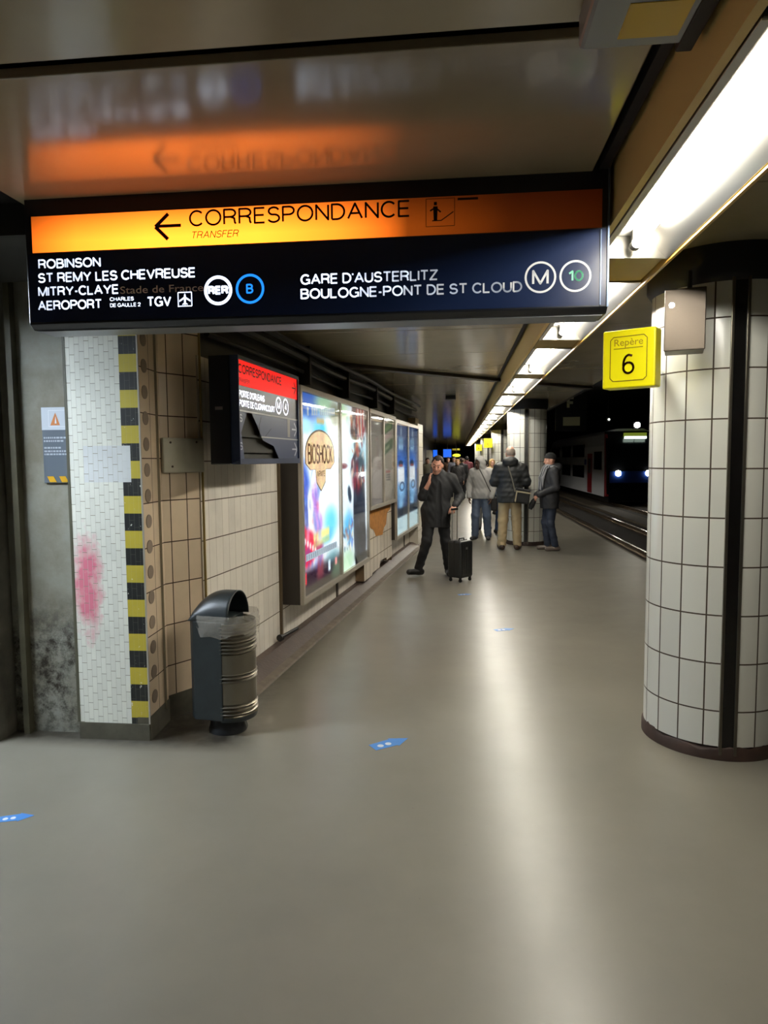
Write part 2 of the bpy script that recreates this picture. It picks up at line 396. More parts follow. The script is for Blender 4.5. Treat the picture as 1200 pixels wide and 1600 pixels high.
# enamelled ceiling panels with open black joints
def panel(x0, x1, y0, y1, z=CEIL_Z):
    return struct(MB().box((x0, y0, z), (x1, y1, z+0.03)).build('ceiling', CEIL, bevel=0.004))
for y0, y1 in ((-9.0, -6.0), (-5.96, -3.0), (-2.96, -0.1), (-0.06, 1.868)):
    panel(-5.9, 0.525, y0, y1)
panel(-1.85, 0.520, 1.935, 2.86)
edges = [2.98, 4.52, 5.97, 7.29, 8.80, 10.23, 11.7, 13.2, 14.7, 16.2, 17.7, 19.2, 20.7, 22.2, 23.7, 25.2, 26.7, 28.2, 31, 34, 37, 40, 44, 48, 54, 62]
for a, b in zip(edges[:-1], edges[1:]):
    x0 = -1.95 + max(0, (a-4.4))*0.075
    panel(max(-2.0, min(x0, -0.9)) if a < 15 else -5.9, 0.545, a, b-0.012)
for a, b in zip([-9, -5, -1, 3]+edges[2:-1:2], [-5, -1, 3, edges[2]]+edges[4::2]+[62]):
    panel(0.963, 2.05, a, b-0.012)
# oblique expansion joint cover crossing the ceiling, and small ceiling plates
jc = MB(); a = Vector((-1.46, 7.69, 0)); b = Vector((0.56, 9.73, 0)); d = (b-a).normalized(); n = Vector((-d.y, d.x, 0))
jc.prism([a+n*.07+Vector((0, 0, 2.71)), a-n*.07+Vector((0, 0, 2.71)), a-n*.05+Vector((0, 0, 2.755)), a+n*.05+Vector((0, 0, 2.755))], a, b)
struct(jc.build('trim_2', mat('joint_cover', (52, 46, 36), 0.4)))
jc = MB(); a2 = Vector((1.0, 10.17, 0)); b2 = Vector((2.04, 11.0, 0)); d = (b2-a2).normalized(); n = Vector((-d.y, d.x, 0))
jc.prism([a2+n*.07+Vector((0, 0, 2.71)), a2-n*.07+Vector((0, 0, 2.71)), a2-n*.05+Vector((0, 0, 2.755)), a2+n*.05+Vector((0, 0, 2.755))], a2, b2)
struct(jc.build('trim_3', _mats['joint_cover']))

# left wall: local frame W(s, off, z)
W0 = Vector((-1.67, 4.355, 0)); WU = Vector((math.sin(math.radians(5.2)), math.cos(math.radians(5.2)), 0)); WN = Vector((WU.y, -WU.x, 0))
def W(s, off, z): return W0+WU*s+WN*off+Vector((0, 0, z))
def wall_quad(mb, p, q, z0, z1, u0=0.0, mi=0):
    L = math.hypot(q[0]-p[0], q[1]-p[1])
    mb.quad([(p[0], p[1], z0), (q[0], q[1], z0), (q[0], q[1], z1), (p[0], p[1], z1)], [(u0, z0), (u0+L, z0), (u0+L, z1), (u0, z1)], mi)
def solid_wall(name, p, q, z0, z1, m, back, u0=0.0, sides=True):
    """tiled face from p to q with a thickness 'back' (a vector behind the face)"""
    mb = MB(); wall_quad(mb, p, q, z0, z1, u0)
    P, Q, Bk = Vector((*p[:2], 0)), Vector((*q[:2], 0)), Vector(back)
    for A, B2 in ((P, P+Bk), (Q+Bk, Q), (P+Bk, Q+Bk)) if sides else ((P+Bk, Q+Bk),): mb.quad([A+Vector((0, 0, z0)), B2+Vector((0, 0, z0)), B2+Vector((0, 0, z1)), A+Vector((0, 0, z1))])
    mb.quad([P+Vector((0, 0, z1)), Q+Vector((0, 0, z1)), Q+Bk+Vector((0, 0, z1)), P+Bk+Vector((0, 0, z1))])
    return struct(mb.build(name, m))
solid_wall('wall_left', W(-0.02, 0, 0), W(9.2, 0, 0), 0.0, 2.33, WALL_TILE, -WN*0.3)
solid_wall('wall_left_upper', W(-0.02, -0.04, 0), W(9.2, -0.04, 0), 2.33, 2.8, DARK, -WN*0.26)
# sloping brown skirting with a cement fillet
def along_wall(name, prof, s0, s1, m):
    return struct(MB().prism([W(s0, o_, z_) for o_, z_ in prof], W(s0, 0, 0), W(s1, 0, 0)).build(name, m))
along_wall('baseboard_left', [(0.0, 0.0), (0.0, 0.085), (0.07, 0.085), (0.19, 0.02), (0.19, 0.0)], 0.02, 8.6, SKIRT)
along_wall('trim_4', [(0.19, 0.0), (0.19, 0.025), (0.25, 0.012), (0.26, 0.0)], 0.05, 8.6, mat('cement', (96, 86, 74), 0.7, vary=0.25, vscale=12))
# end pier of the tiled wall
PIER_TILE = tile_mat('pier_tile', (216, 208, 192), 0.30, 0.263, 0.006, 0.006, (130, 118, 96), (130, 118, 96), offv=0.03, rough=0.3)
pm = MB(); A, B2, Cc, D = W(8.52, 0.17, 0), W(9.2, 0.17, 0), W(9.2, -0.3, 0), W(8.52, -0.3, 0)
for P, Q in ((A, B2), (B2, Cc), (D, A)): wall_quad(pm, P, Q, 0.0, 2.31)
pm.quad([A+Vector((0, 0, 2.31)), B2+Vector((0, 0, 2.31)), Cc+Vector((0, 0, 2.31)), D+Vector((0, 0, 2.31))])
struct(pm.build('wall_left_end', PIER_TILE))
# further back the wall steps away to the left
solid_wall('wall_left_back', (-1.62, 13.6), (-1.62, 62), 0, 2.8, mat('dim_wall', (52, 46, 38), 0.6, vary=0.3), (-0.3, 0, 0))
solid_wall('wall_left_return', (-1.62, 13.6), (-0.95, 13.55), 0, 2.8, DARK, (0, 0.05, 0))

# pillar block at the left: brickette front, hazard edge, dotted flank, beige face, grimy recess
P0, P1, P2, P3 = (-2.24, 3.77), (-1.805, 3.77), (-1.825, 4.09), (-1.67, 4.355)
solid_wall('wall_front', P0, P1, 0.1, 2.8, BRICKETTE, (0, 0.25, 0), sides=False)
solid_wall('wall_flank', P1, P2, 0.14, 2.8, DOT_TILE, (-0.02, 0, 0), sides=False)
solid_wall('wall_beige', P2, P3, 0.16, 2.8, BEIGE_TILE, (-0.2, 0.1, 0), sides=False)
bp = MB()
for P, Q, h in ((P0, P1, 0.1), (P1, P2, 0.14), (P2, P3, 0.16)):
    P, Q = Vector((*P, 0)), Vector((*Q, 0)); t_ = (Q-P).normalized(); n_ = Vector((t_.y, -t_.x, 0))*0.006
    bp.prism([P+n_, P-n_*12, P-n_*12+Vector((0, 0, h)), P+n_+Vector((0, 0, h))], P, Q)
struct(bp.build('baseboard_front', mat('base_grey', (84, 80, 66), 0.65, vary=0.3, vscale=8)))
struct(MB().box((-1.808, 3.766, 0.1), (-1.800, 3.776, 2.8)).build('trim_5', mat('edge_bead', (190, 186, 176), 0.4, 0.4)))
struct(MB().box((-1.668, 4.350, 0.12), (-1.656, 4.362, 2.6)).build('trim_6', mat('bead_yellow', (150, 128, 70), 0.5)))
struct(MB().box((-2.252, 3.768, 0.1), (-2.236, 3.80, 2.8)).build('trim_7', mat('bead_dark', (80, 78, 60), 0.5)))
# raised round studs down the dotted flank
st = MB()
for k in range(17):
    z = 2.655-0.151*k
    c = Vector((-1.8045-0.0058, 3.858, z)); ax = Vector((0.998, 0.0625, 0)); tx = Vector((-0.0625, 0.998, 0))
    pts = [c+tx*math.cos(2*math.pi*i/16)*0.042+Vector((0, 0, 1))*math.sin(2*math.pi*i/16)*0.040 for i in range(16)]
    if z > 0.18: st.prism(pts, c, c+ax*0.004)
struct(st.build('trim_8', mat('stud_grey', (132, 116, 100), 0.6)))
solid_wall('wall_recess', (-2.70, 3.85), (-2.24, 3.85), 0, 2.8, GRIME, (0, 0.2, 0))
hz = MB()
for k in range(13):
    z = 0.45+0.101*2*k*0.75
    hz.box((-2.275, 3.838, z), (-2.252, 3.852, z+0.08))
struct(hz.build('trim_9', mat('hazard_dark', (40, 44, 48), 0.6)))
struct(MB().box((-2.73, 3.66, 0), (-2.695, 3.88, 2.8)).build('trim_10', mat('jamb_metal', (120, 116, 104), 0.45, 0.5, vary=0.3)))
struct(MB().box((-2.62, 3.80, 0), (-2.585, 3.85, 2.8)).build('trim_11', mat('conduit_olive', (84, 80, 62), 0.6, vary=0.3)))
struct(MB().box((-6, 3.78, 0), (-2.73, 3.9, 2.8)).build('wall_left_door', mat('door_black', (24, 24, 23), 0.5)))
struct(MB().box((-6, 2.95, 2.66), (-1.9, 3.7, 2.8)).build('soffit', mat('soffit_dark', (40, 38, 34), 0.6)))

# ------------------------------------------------------------------ tiled round pillars
PR = 0.37
def make_pillar(loc, label):
    t = thing('tiled_pillar', label, 'pillar', loc, 0, 'round white tiled pillars of the platform')
    MB().lathe([(PR, 0.075), (PR, 2.58)], n=64, uvr=PR, a0=-math.pi*2.0, a1=0).build('tiled_shaft', PILLAR_TILE, t, smooth=True)
    mb = MB(); prof = []
    # chipped plinth edge
    n = 96
    for r, zf in ((PR+0.008, 0.0), (PR+0.012, 0.055), (PR-0.01, 0.085)):
        pass
    vs = []
    for k in range(n):
        a_ = 2*math.pi*k/n; j = 0.012*math.sin(a_*7)*math.sin(a_*3+1)+0.010*random.random()
        for r, z in ((PR+0.010, 0.0), (PR+0.010, 0.05+j), (PR+0.002, 0.062+j*1.2), (PR-0.05, 0.07)): vs.append((r*math.cos(a_), r*math.sin(a_), z))
    mb.add(vs, [(4*k+i, 4*((k+1) % n)+i, 4*((k+1) % n)+i+1, 4*k+i+1) for k in range(n) for i in range(3)])
    mb.build('plinth', mat('plinth_brown', (58, 42, 34), 0.6, vary=0.3, vscale=10), t, smooth=True)
    MB().lathe([(PR+0.004, 2.56), (PR+0.03, 2.60), (PR+0.03, 2.80)], n=64).build('collar', DARK, t, smooth=True)
    ca = -math.pi/2-0.10
    M = Matrix.Translation((PR*math.cos(ca), PR*math.sin(ca), 0)) @ Matrix.Rotation(ca+math.pi/2, 4, 'Z')
    ch = MB(); ch.box((-0.045, -0.012, 0.03), (-0.030, 0.03, 2.58), 0, M).box((0.030, -0.012, 0.03), (0.045, 0.03, 2.58), 0, M)
    chn = ch.build('channel_frame', mat('channel_steel', (112, 106, 94), 0.3, 0.85), t, bevel=0.002)
    MB().box((-0.030, -0.002, 0.03), (0.030, 0.03, 2.58), 0, M).build('channel_slot', mat('channel_black', (14, 13, 12), 0.25), t)
    return t
PX = 1.475
pil = make_pillar((PX+0.022, 4.155, 0), 'round white tiled pillar nearest the camera with the yellow number box at its left')
plabels = ['white tiled pillar behind the person in the dark knit cap', 'third tiled pillar along the platform, behind the bald person', 'fourth tiled pillar from the camera along the platform edge', 'most distant tiled pillar in the row along the platform']
for k, y in enumerate((13.42, 22.65, 31.9, 41.1)):
    p = copy_tree(pil); p.location = ((1.33, PX, PX-.03, PX-.06)[k], y, 0); p['label'] = plabels[k]

# ------------------------------------------------------------------ continuous light strip
def tube_mat(nm='fluorescent_tube', col=(255, 250, 238), st=None):
    t = NT(nm); t.b.inputs['Base Color'].default_value = (0.9, 0.9, 0.9, 1)
    t.b.inputs['Emission Color'].default_value = C4(col); t.b.inputs['Emission Strength'].default_value = st or TUBE
    return t.m
TUBE_M = tube_mat()
FZ, FX0, FX1 = 2.55, 0.635, 0.965
struct(MB().box((0.600, -9, 2.56), (0.625, 50, 2.80)).build('trim_12', FASCIA))
struct(MB().box((0.946, -9, 2.532), (0.960, 50, 2.80)).build('trim_13', TRIM_Y))
struct(MB().box((0.545, -9, 2.755), (0.58, 50, 2.80)).build('trim_14', JOINT))
def make_lamp():
    t = thing('fluorescent_light', '', 'ceiling light', (0, 0, 0), 0, 'fluorescent fittings of the long ceiling strip')
    L = 1.72
    tr = MB()
    # tray cross-section: lip, slanted reflector wings, flat top
    prof = [(0.628, 2.556), (0.646, 2.556), (0.700, 2.64), (0.722, 2.655), (0.848, 2.655), (0.940, 2.542), (0.943, 2.542), (0.943, 2.555), (0.862, 2.675), (0.70, 2.675), (0.640, 2.572), (0.628, 2.572)]
    tr.prism([(x, 0, z) for x, z in prof], (0, 0, 0), (0, L, 0))
    tr.build('reflector_tray', REFL, t)
    MB().box((0.724, 0.01, 2.648), (0.846, L-0.01, 2.654)).build('tube_batten', REFW, t)
    MB().box((0.628, 0, 2.552), (0.650, L, 2.557)).build('reflector_lip', REFW, t)
    for y in (0.0, L):
        e = MB(); e.prism([(0.63, y-0.006, 2.556), (0.940, y-0.006, 2.545), (0.86, y-0.006, 2.675), (0.70, y-0.006, 2.675)], (0, 0, 0), (0, 0.012, 0)); e.build('end_plate', REFL, t)
    for y in (0.085, L-0.085):
        MB().box((0.767, y-0.018, 2.575), (0.803, y+0.018, 2.652)).tube([(0.785, y-0.022, 2.588), (0.785, y+0.022, 2.588)], 0.024, 14).build('lamp_holder', mat('holder_grey', (60, 58, 55), 0.4), t)
    MB().tube([(0.785, 0.107, 2.588), (0.785, L-0.107, 2.588)], 0.019, 10).build('tube', TUBE_M, t, smooth=True)
    MB().box((0.63, L+0.006, 2.555), (0.936, L+0.425, 2.575)).build('joint_cover', mat('cover_ochre', (150, 126, 60), 0.5), t)
    return t
lamp = make_lamp()
ords = ['first', 'second', 'third', 'fourth', 'fifth', 'sixth', 'seventh', 'eighth', 'ninth', 'tenth', 'eleventh', 'twelfth', 'thirteenth', 'fourteenth', 'fifteenth', 'sixteenth', 'seventeenth', 'eighteenth', 'nineteenth', 'twentieth', 'twenty-first', 'twenty-second']
first = True
for k in range(0, 22):
    l = lamp if first else copy_tree(lamp); first = False
    l.location = (0, 1.57+2.15*k, 0)
    if k < 0: l['label'] = 'white fluorescent strip light directly above the viewer, first of the ceiling strip'
    elif k == 0: l['label'] = 'large white fluorescent strip light at the upper right, nearest the camera'
    else: l['label'] = 'white fluorescent strip light, %s one along the ceiling strip' % ords[k]

# cool fluorescent fittings in the transfer passage that opens to the left
COOL = tube_mat('cool_tube', (226, 240, 255), TUBE*1.8)
for (x, y, rz, lab) in ((-2.85, 2.78, 90, 'cool white strip light in the side passage at the left'),):
    l = copy_tree(lamp); l.location = (x-1.72, y+0.8, 0.06); l.rotation_euler = (0, 0, math.radians(-rz)); l['label'] = lab; del l['group']
    for c_ in l.children:
        if c_.name.startswith('tube'): c_.data = c_.data.copy(); c_.data.materials[0] = COOL

# ------------------------------------------------------------------ big hanging direction sign
SY = 2.8
sign = thing('hanging_sign', 'long backlit transfer sign, orange band over dark blue, hung across the platform', 'sign', (0, 0, 0))
def sg(x, y, z): return (x, y, z)
case = MB()
case.prism([(-1.815, SY, 2.235), (-1.815, SY, 2.79), (-1.815, SY+0.2, 2.79), (-1.815, SY+0.2, 2.245), (-1.815, SY+0.17, 2.215), (-1.815, SY+0.03, 2.215)], (-1.815, 0, 0), (0.585, 0, 0))
case.build('casing', mat('sign_case', (24, 27, 34), 0.28), sign, bevel=0.004)
MB().box((-1.80, SY+0.035, 2.211), (0.57, SY+0.165, 2.2145)).build('underside', mat('underside_painted_light', (136, 142, 150), 0.35, 0.3), sign)  # paler than the casing: light on the underside put into its colour
SF = frame((0, SY, 0), (1, 0, 0))            # local x right, y up, z toward the viewer
def orange_mat():
    t = NT('backlit_orange'); geo = t.n('ShaderNodeNewGeometry'); sp = t.n('ShaderNodeSeparateXYZ'); t.l(geo.outputs['Position'], sp.inputs[0])
    mr = t.n('ShaderNodeMapRange'); t.l(sp.outputs[0], mr.inputs[0]); mr.inputs[1].default_value = -1.8; mr.inputs[2].default_value = 0.56
    mz = t.n('ShaderNodeMapRange'); t.l(sp.outputs[2], mz.inputs[0]); mz.inputs[1].default_value = 2.53; mz.inputs[2].default_value = 2.675
    # glow painted in: stronger left and low, imitating a tube behind the panel
    f = t.ramp(mr.outputs[0], [(0.0, (.22,)*3+(1,)), (0.09, (.7,)*3+(1,)), (0.22, (1,)*3+(1,)), (0.42, (.95,)*3+(1,)), (0.56, (.55,)*3+(1,)), (0.68, (.055,)*3+(1,)), (0.85, (.010,)*3+(1,)), (1, (.004,)*3+(1,))])
    g = t.ramp(mz.outputs[0], [(0.0, (1,)*3+(1,)), (0.3, (1,)*3+(1,)), (1.0, (.36,)*3+(1,))])
    s = t.math('MULTIPLY', f, g)
    t.b.inputs['Base Color'].default_value = C4((150, 52, 20)); t.b.inputs['Roughness'].default_value = 0.3
    t.b.inputs['Emission Color'].default_value = (1.0, 0.185, 0.013, 1); t.l(t.math('MULTIPLY', s, 5.0), t.b.inputs['Emission Strength'])
    return t.m
pn = MB(); poly(pn, SF, [(-1.785, 2.531), (0.557, 2.537), (0.557, 2.682), (-1.785, 2.680)], 0.001); pn.build('orange_panel', orange_mat(), sign)
pn = MB(); poly(pn, SF, [(-1.805, 2.243), (0.578, 2.243), (0.578, 2.533), (-1.805, 2.526)], 0.001); pn.build('blue_panel', NAVY, sign)
pn = MB().box((0.552, SY-0.006, 2.243), (0.556, SY, 2.53)); pn.box((0.578, SY-0.008, 2.236), (0.585, SY, 2.79)); pn.build('frame_edge', mat('edge_steel_blue', (96, 110, 134), 0.3, 0.5), sign)
def lit_text_mat(name, col, stops, x0, x1, base):
    t = NT(name); geo = t.n('ShaderNodeNewGeometry'); sp = t.n('ShaderNodeSeparateXYZ'); t.l(geo.outputs['Position'], sp.inputs[0])
    mr = t.n('ShaderNodeMapRange'); t.l(sp.outputs[0], mr.inputs[0]); mr.inputs[1].default_value = x0; mr.inputs[2].default_value = x1
    f = t.ramp(mr.outputs[0], [(p, (v,)*3+(1,)) for p, v in stops])  # uneven backlight along the sign painted into the letters' emission
    t.b.inputs['Base Color'].default_value = C4(base); t.b.inputs['Emission Color'].default_value = C4(col)
    t.l(t.math('MULTIPLY', f, 2.2), t.b.inputs['Emission Strength']); t.b.inputs['Roughness'].default_value = 0.4
    return t.m
WT = lit_text_mat('letter_white', (216, 230, 255), [(0, .42), (.1, .62), (.3, 1), (.5, .95), (.6, .45), (.72, .14), (.86, .06), (1, .05)], -1.8, 0.56, (200, 200, 196))
DT = mat('letter_faded', (240, 236, 228), 0.5)
caps('CORRESPONDANCE', SF, -1.095, 2.609, -0.185, 0.066, INK, 'main_lettering', sign, 0.125, lift=0.003)
caps('TRANSFER', SF, -1.09, 2.561, -0.89, 0.029, mat('ink_brown', (110, 44, 8), 0.5), 'small_lettering', sign, 0.11, 0.22, lift=0.003)
ar = MB(); stroke(ar, SF, [(-1.13, 2.617), (-1.238, 2.617)], 0.013, 0.003); stroke(ar, SF, [(-1.183, 2.665), (-1.240, 2.615), (-1.187, 2.563)], 0.015, 0.0035); ar.build('arrow', INK, sign)
pc = MB()
fr_ = [(-0.122, 2.568), (-0.010, 2.568), (-0.010, 2.674), (-0.122, 2.674), (-0.122, 2.568)]; stroke(pc, SF, fr_, 0.0022, 0.003)
stroke(pc, SF, [(-0.098, 2.590), (-0.062, 2.590), (-0.014, 2.622)], 0.004, 0.003)
poly(pc, SF, [(-0.092, 2.592), (-0.078, 2.592), (-0.076, 2.645), (-0.094, 2.645)], 0.003); poly(pc, SF, [(-0.091, 2.649), (-0.079, 2.649), (-0.079, 2.662), (-0.091, 2.662)], 0.003)
stroke(pc, SF, [(-0.106, 2.628), (-0.085, 2.640), (-0.064, 2.622)], 0.006, 0.0035)
pc.build('escalator_pictogram', INK, sign)
pc = MB(); poly(pc, SF, [(0.002, 2.664), (0.082, 2.664), (0.082, 2.673), (0.002, 2.673)], 0.003); pc.build('dark_mark', INK, sign)
for s_, x0, z0, x1, h in (('ROBINSON', -1.762, 2.464, -1.484, 0.040), ('ST REMY LES CHEVREUSE', -1.766, 2.406, -1.074, 0.041), ('MITRY-CLAYE', -1.768, 2.350, -1.409, 0.040), ('AEROPORT', -1.772, 2.292, -1.485, 0.040),
                          ('CHARLES', -1.45, 2.321, -1.345, 0.016), ('DE GAULLE 2', -1.45, 2.296, -1.316, 0.016), ('TGV', -1.288, 2.293, -1.182, 0.041)):
    caps(s_, SF, x0, z0, x1, h, WT, 'lit_lettering', sign, 0.17)
caps("GARE D'AUSTERLITZ", SF, -0.633, 2.360, -0.076, 0.042, WT, 'lit_lettering', sign, 0.16)
caps('BOULOGNE-PONT DE ST CLOUD', SF, -0.634, 2.303, 0.255, 0.042, WT, 'lit_lettering', sign, 0.16)
text('Stade de France', SF, -1.403, 2.350, -1.043, 0.031, DT, 'faded_lettering', sign, 0.004)
r_ = MB(); ring(r_, SF, -0.98, 2.350, 0.047, 0.060); r_.build('line_ring', WT, sign)
caps('RER', SF, -1.024, 2.333, -0.936, 0.036, WT, 'lit_lettering', sign, 0.26, gap=.26)
BLU = emit('letter_blue', (30, 130, 255), 1.6)
r_ = MB(); ring(r_, SF, -0.845, 2.352, 0.050, 0.060); r_.build('line_ring', BLU, sign); caps('B', SF, -0.861, 2.333, -0.831, 0.039, BLU, 'blue_lettering', sign, 0.17)
r_ = MB(); ring(r_, SF, 0.325, 2.357, 0.053, 0.061); r_.build('line_ring', WT, sign); caps('M', SF, 0.293, 2.328, 0.357, 0.058, WT, 'lit_lettering', sign, 0.15)
r_ = MB(); ring(r_, SF, 0.459, 2.357, 0.053, 0.061); r_.build('line_ring', WT, sign); caps('10', SF, 0.432, 2.337, 0.490, 0.042, emit('letter_green', (120, 210, 170), 0.22, base=(120, 190, 160)), 'green_lettering', sign, 0.17)
pl = MB(); stroke(pl, SF, [(-1.152, 2.291), (-1.094, 2.291), (-1.094, 2.347), (-1.152, 2.347), (-1.152, 2.288)], 0.004)
poly(pl, SF, [(-1.127, 2.296), (-1.119, 2.296), (-1.119, 2.335), (-1.123, 2.343), (-1.127, 2.335)]); poly(pl, SF, [(-1.147, 2.308), (-1.123, 2.322), (-1.099, 2.308), (-1.099, 2.315), (-1.123, 2.331), (-1.147, 2.315)], 0.002)
poly(pl, SF, [(-1.134, 2.295), (-1.123, 2.301), (-1.112, 2.295), (-1.112, 2.300), (-1.123, 2.306), (-1.134, 2.300)], 0.002)
pl.build('plane_pictogram', WT, sign)
for x in (-1.5, 0.3): MB().box((x-0.03, SY+0.07, 2.78), (x+0.03, SY+0.13, 2.80)).build('hanger', DARK, sign)

# ------------------------------------------------------------------ wall transfer sign with the broken front
ws = thing('wall_sign', 'box sign with red band and broken dark lower panel above the litter bin', 'sign')
def WM(off): return frame(W(0, off, 0), WU)   # local x = s, y = z, z = wall normal
OF = 0.35
mb = MB(); mb.box((-0.175, 1.625, 0.15), (1.0, 2.30, OF-0.06), 0, WM(0)); mb.build('casing', NAVY2, ws, bevel=0.006)
M2 = WM(OF-0.06)
mb = MB()
mb.box((-0.175, 1.625, 0), (1.0, 1.66, 0.06), 0, M2); mb.box((-0.175, 2.275, 0), (1.0, 2.30, 0.06), 0, M2); mb.box((-0.175, 1.66, 0), (-0.165, 2.275, 0.06), 0, M2); mb.box((0.978, 1.66, 0), (1.0, 2.275, 0.06), 0, M2)
mb.build('face_frame', mat('frame_blue_grey', (44, 54, 78), 0.4, 0.2), ws, bevel=0.003)
F2 = WM(OF-0.012)
mb = MB(); mb.box((-0.165, 2.118, -0.003), (0.978, 2.275, 0), 0, F2); mb.build('red_panel', emit('backlit_red', (255, 34, 26), 0.95, rough=0.6, base=(120, 16, 12)), ws)
mb = MB(); mb.box((-0.165, 1.962, -0.003), (0.978, 2.118, 0), 0, F2); mb.build('black_panel', mat('panel_black', (20, 20, 22), 0.3), ws)
# the shattered lower panel: pieces around the hole
hole = [(-0.03, 1.948), (-0.127, 1.824), (-0.10, 1.74), (-0.082, 1.66), (0.55, 1.66), (0.445, 1.75), (0.241, 1.786), (0.163, 1.865), (0.061, 1.948)]
mb = MB()
def plate(pts, mi=0):
    P = [F2 @ Vector((x, y, 0)) for x, y in pts]; nrm = -(F2.to_3x3() @ Vector((0, 0, 1)))*0.004
    mb.prism(P, (0, 0, 0), nrm, mi)
plate([(-0.165, 1.66), (-0.082, 1.66), (-0.10, 1.74), (-0.127, 1.824), (-0.03, 1.948), (-0.03, 1.955), (-0.165, 1.955)])
plate([(0.061, 1.955), (0.061, 1.948), (0.163, 1.865), (0.241, 1.786), (0.30, 1.775), (0.978, 1.775), (0.978, 1.955)])
plate([(0.30, 1.775), (0.445, 1.75), (0.55, 1.66), (0.978, 1.66), (0.978, 1.775)])
mb.build('broken_panel', mat('panel_slate', (64, 72, 96), 0.3), ws)
WH = emit('sign_white_text', (235, 240, 255), 1.1, base=(220, 220, 220))
GRYT = mat('sign_grey_text', (190, 192, 200), 0.4)
caps('CORRESPONDANCE', F2, -0.152, 2.192, 0.63, 0.060, INK, 'red_band_lettering', ws, 0.16)
caps('TRANSFER', F2, -0.152, 2.138, 0.02, 0.026, INK, 'small_lettering', ws, 0.13, 0.2)
caps("PORTE D'ORLEANS", F2, -0.150, 2.044, 0.285, 0.045, WH, 'lit_lettering', ws, 0.20)
caps('PORTE DE CLIGNANCOURT', F2, -0.150, 1.985, 0.483, 0.045, WH, 'lit_lettering', ws, 0.20)
mb = MB(); ring(mb, F2, 0.562, 2.043, 0.050, 0.063); ring(mb, F2, 0.712, 2.043, 0.050, 0.063); mb.build('line_rings', WH, ws)
caps('M', F2, 0.532, 2.016, 0.592, 0.054, WH, 'lit_lettering', ws, 0.17); caps('4', F2, 0.690, 2.016, 0.734, 0.054, WH, 'lit_lettering', ws, 0.17)
mb = MB(); mb.box((-0.165, 1.955, -0.002), (0.978, 1.966, 0.003), 0, F2); mb.box((0.215, 1.803, -0.002), (0.978, 1.811, 0.003), 0, F2); mb.build('divider_bars', mat('divider_grey', (176, 176, 170), 0.4), ws)
mb = MB(); poly(mb, F2, [(0.745, 1.822), (0.80, 1.822), (0.80, 1.955), (0.745, 1.955)]); mb.build('tape_patch', mat('tape_beige', (150, 146, 138), 0.6), ws)
mb = MB()
for z in (1.884, 1.733): stroke(mb, F2, [(0.845, z), (0.955, z)], 0.012); stroke(mb, F2, [(0.90, z+0.05), (0.957, z), (0.90, z-0.05)], 0.014, 0.002)
mb.build('grey_arrows', GRYT, ws)
mb = MB(); stroke(mb, F2, [(0.86, 2.20), (0.95, 2.20)], 0.010); stroke(mb, F2, [(0.905, 2.245), (0.952, 2.20), (0.905, 2.155)], 0.012, 0.002); mb.build('red_band_arrow', INK, ws)
caps('S', F2, -0.150, 1.89, -0.105, 0.05, GRYT, 'faded_lettering', ws, 0.17); caps('S', F2, -0.155, 1.715, -0.110, 0.05, GRYT, 'faded_lettering', ws, 0.17)
mb = MB(); stroke(mb, F2, [(0.215, 1.94), (0.175, 1.88), (0.19, 1.80)], 0.008); stroke(mb, F2, [(0.40, 1.87), (0.26, 1.80)], 0.004); mb.build('cracks', mat('crack_black', (12, 12, 16), 0.5), ws)
mb = MB(); mb.box((-0.16, 1.662, -0.045), (0.97, 1.97, -0.04), 0, F2); mb.box((-0.12, 1.70, -0.04), (0.5, 1.725, -0.02), 0, F2); mb.box((-0.12, 1.80, -0.04), (0.3, 1.815, -0.02), 0, F2)
mb.build('inner_rails', mat('inner_olive', (44, 42, 32), 0.7), ws)
mb = MB(); mb.box((-0.1745-0.002, 1.965, 0.19), (-0.174, 1.985, 0.24), 0, WM(0)); mb.build('side_label', mat('label_grey', (120, 108, 108), 0.5), ws)

# ------------------------------------------------------------------ advertising light boxes with printed posters
def print_mesh(name, M, x0, x1, y0, y1, fn, strength, parent, res=0.010):
    """a poster sheet; its ink is a colour attribute computed by fn(U,V) with U,V in 0..1"""
    nx, ny = max(2, int((x1-x0)/res)), max(2, int((y1-y0)/res))
    gx, gy = np.meshgrid(np.linspace(0, 1, nx+1), np.linspace(0, 1, ny+1))
    col = np.clip(fn(gx, gy), 0, 255)/255
    lc = np.where(col > 0.04045, ((col+0.055)/1.055)**2.4, col/12.92)
    vs = [M @ Vector((x0+(x1-x0)*u, y0+(y1-y0)*v, 0)) for u, v in zip(gx.ravel(), gy.ravel())]
    w = nx+1
    fs = [(j*w+i, j*w+i+1, (j+1)*w+i+1, (j+1)*w+i) for j in range(ny) for i in range(nx)]
    me = bpy.data.meshes.new(name); me.from_pydata(vs, [], fs)
    at = me.color_attributes.new('ink', 'FLOAT_COLOR', 'POINT')
    at.data.foreach_set('color', np.concatenate([lc.reshape(-1, 3), np.ones((len(vs), 1))], 1).astype(np.float32).ravel())
    t = NT(name+'_ink'); a_ = t.n('ShaderNodeAttribute', attribute_name='ink')
    t.l(a_.outputs['Color'], t.b.inputs['Base Color']); t.l(a_.outputs['Color'], t.b.inputs['Emission Color'])
    t.b.inputs['Emission Strength'].default_value = strength; t.b.inputs['Roughness'].default_value = 0.5
    me.materials.append(t.m)
    o = bpy.data.objects.new(name, me); COL.objects.link(o); o.parent = parent
    return o
def sm(x, a, b):
    t = np.clip((x-a)/(b-a), 0, 1); return t*t*(3-2*t)
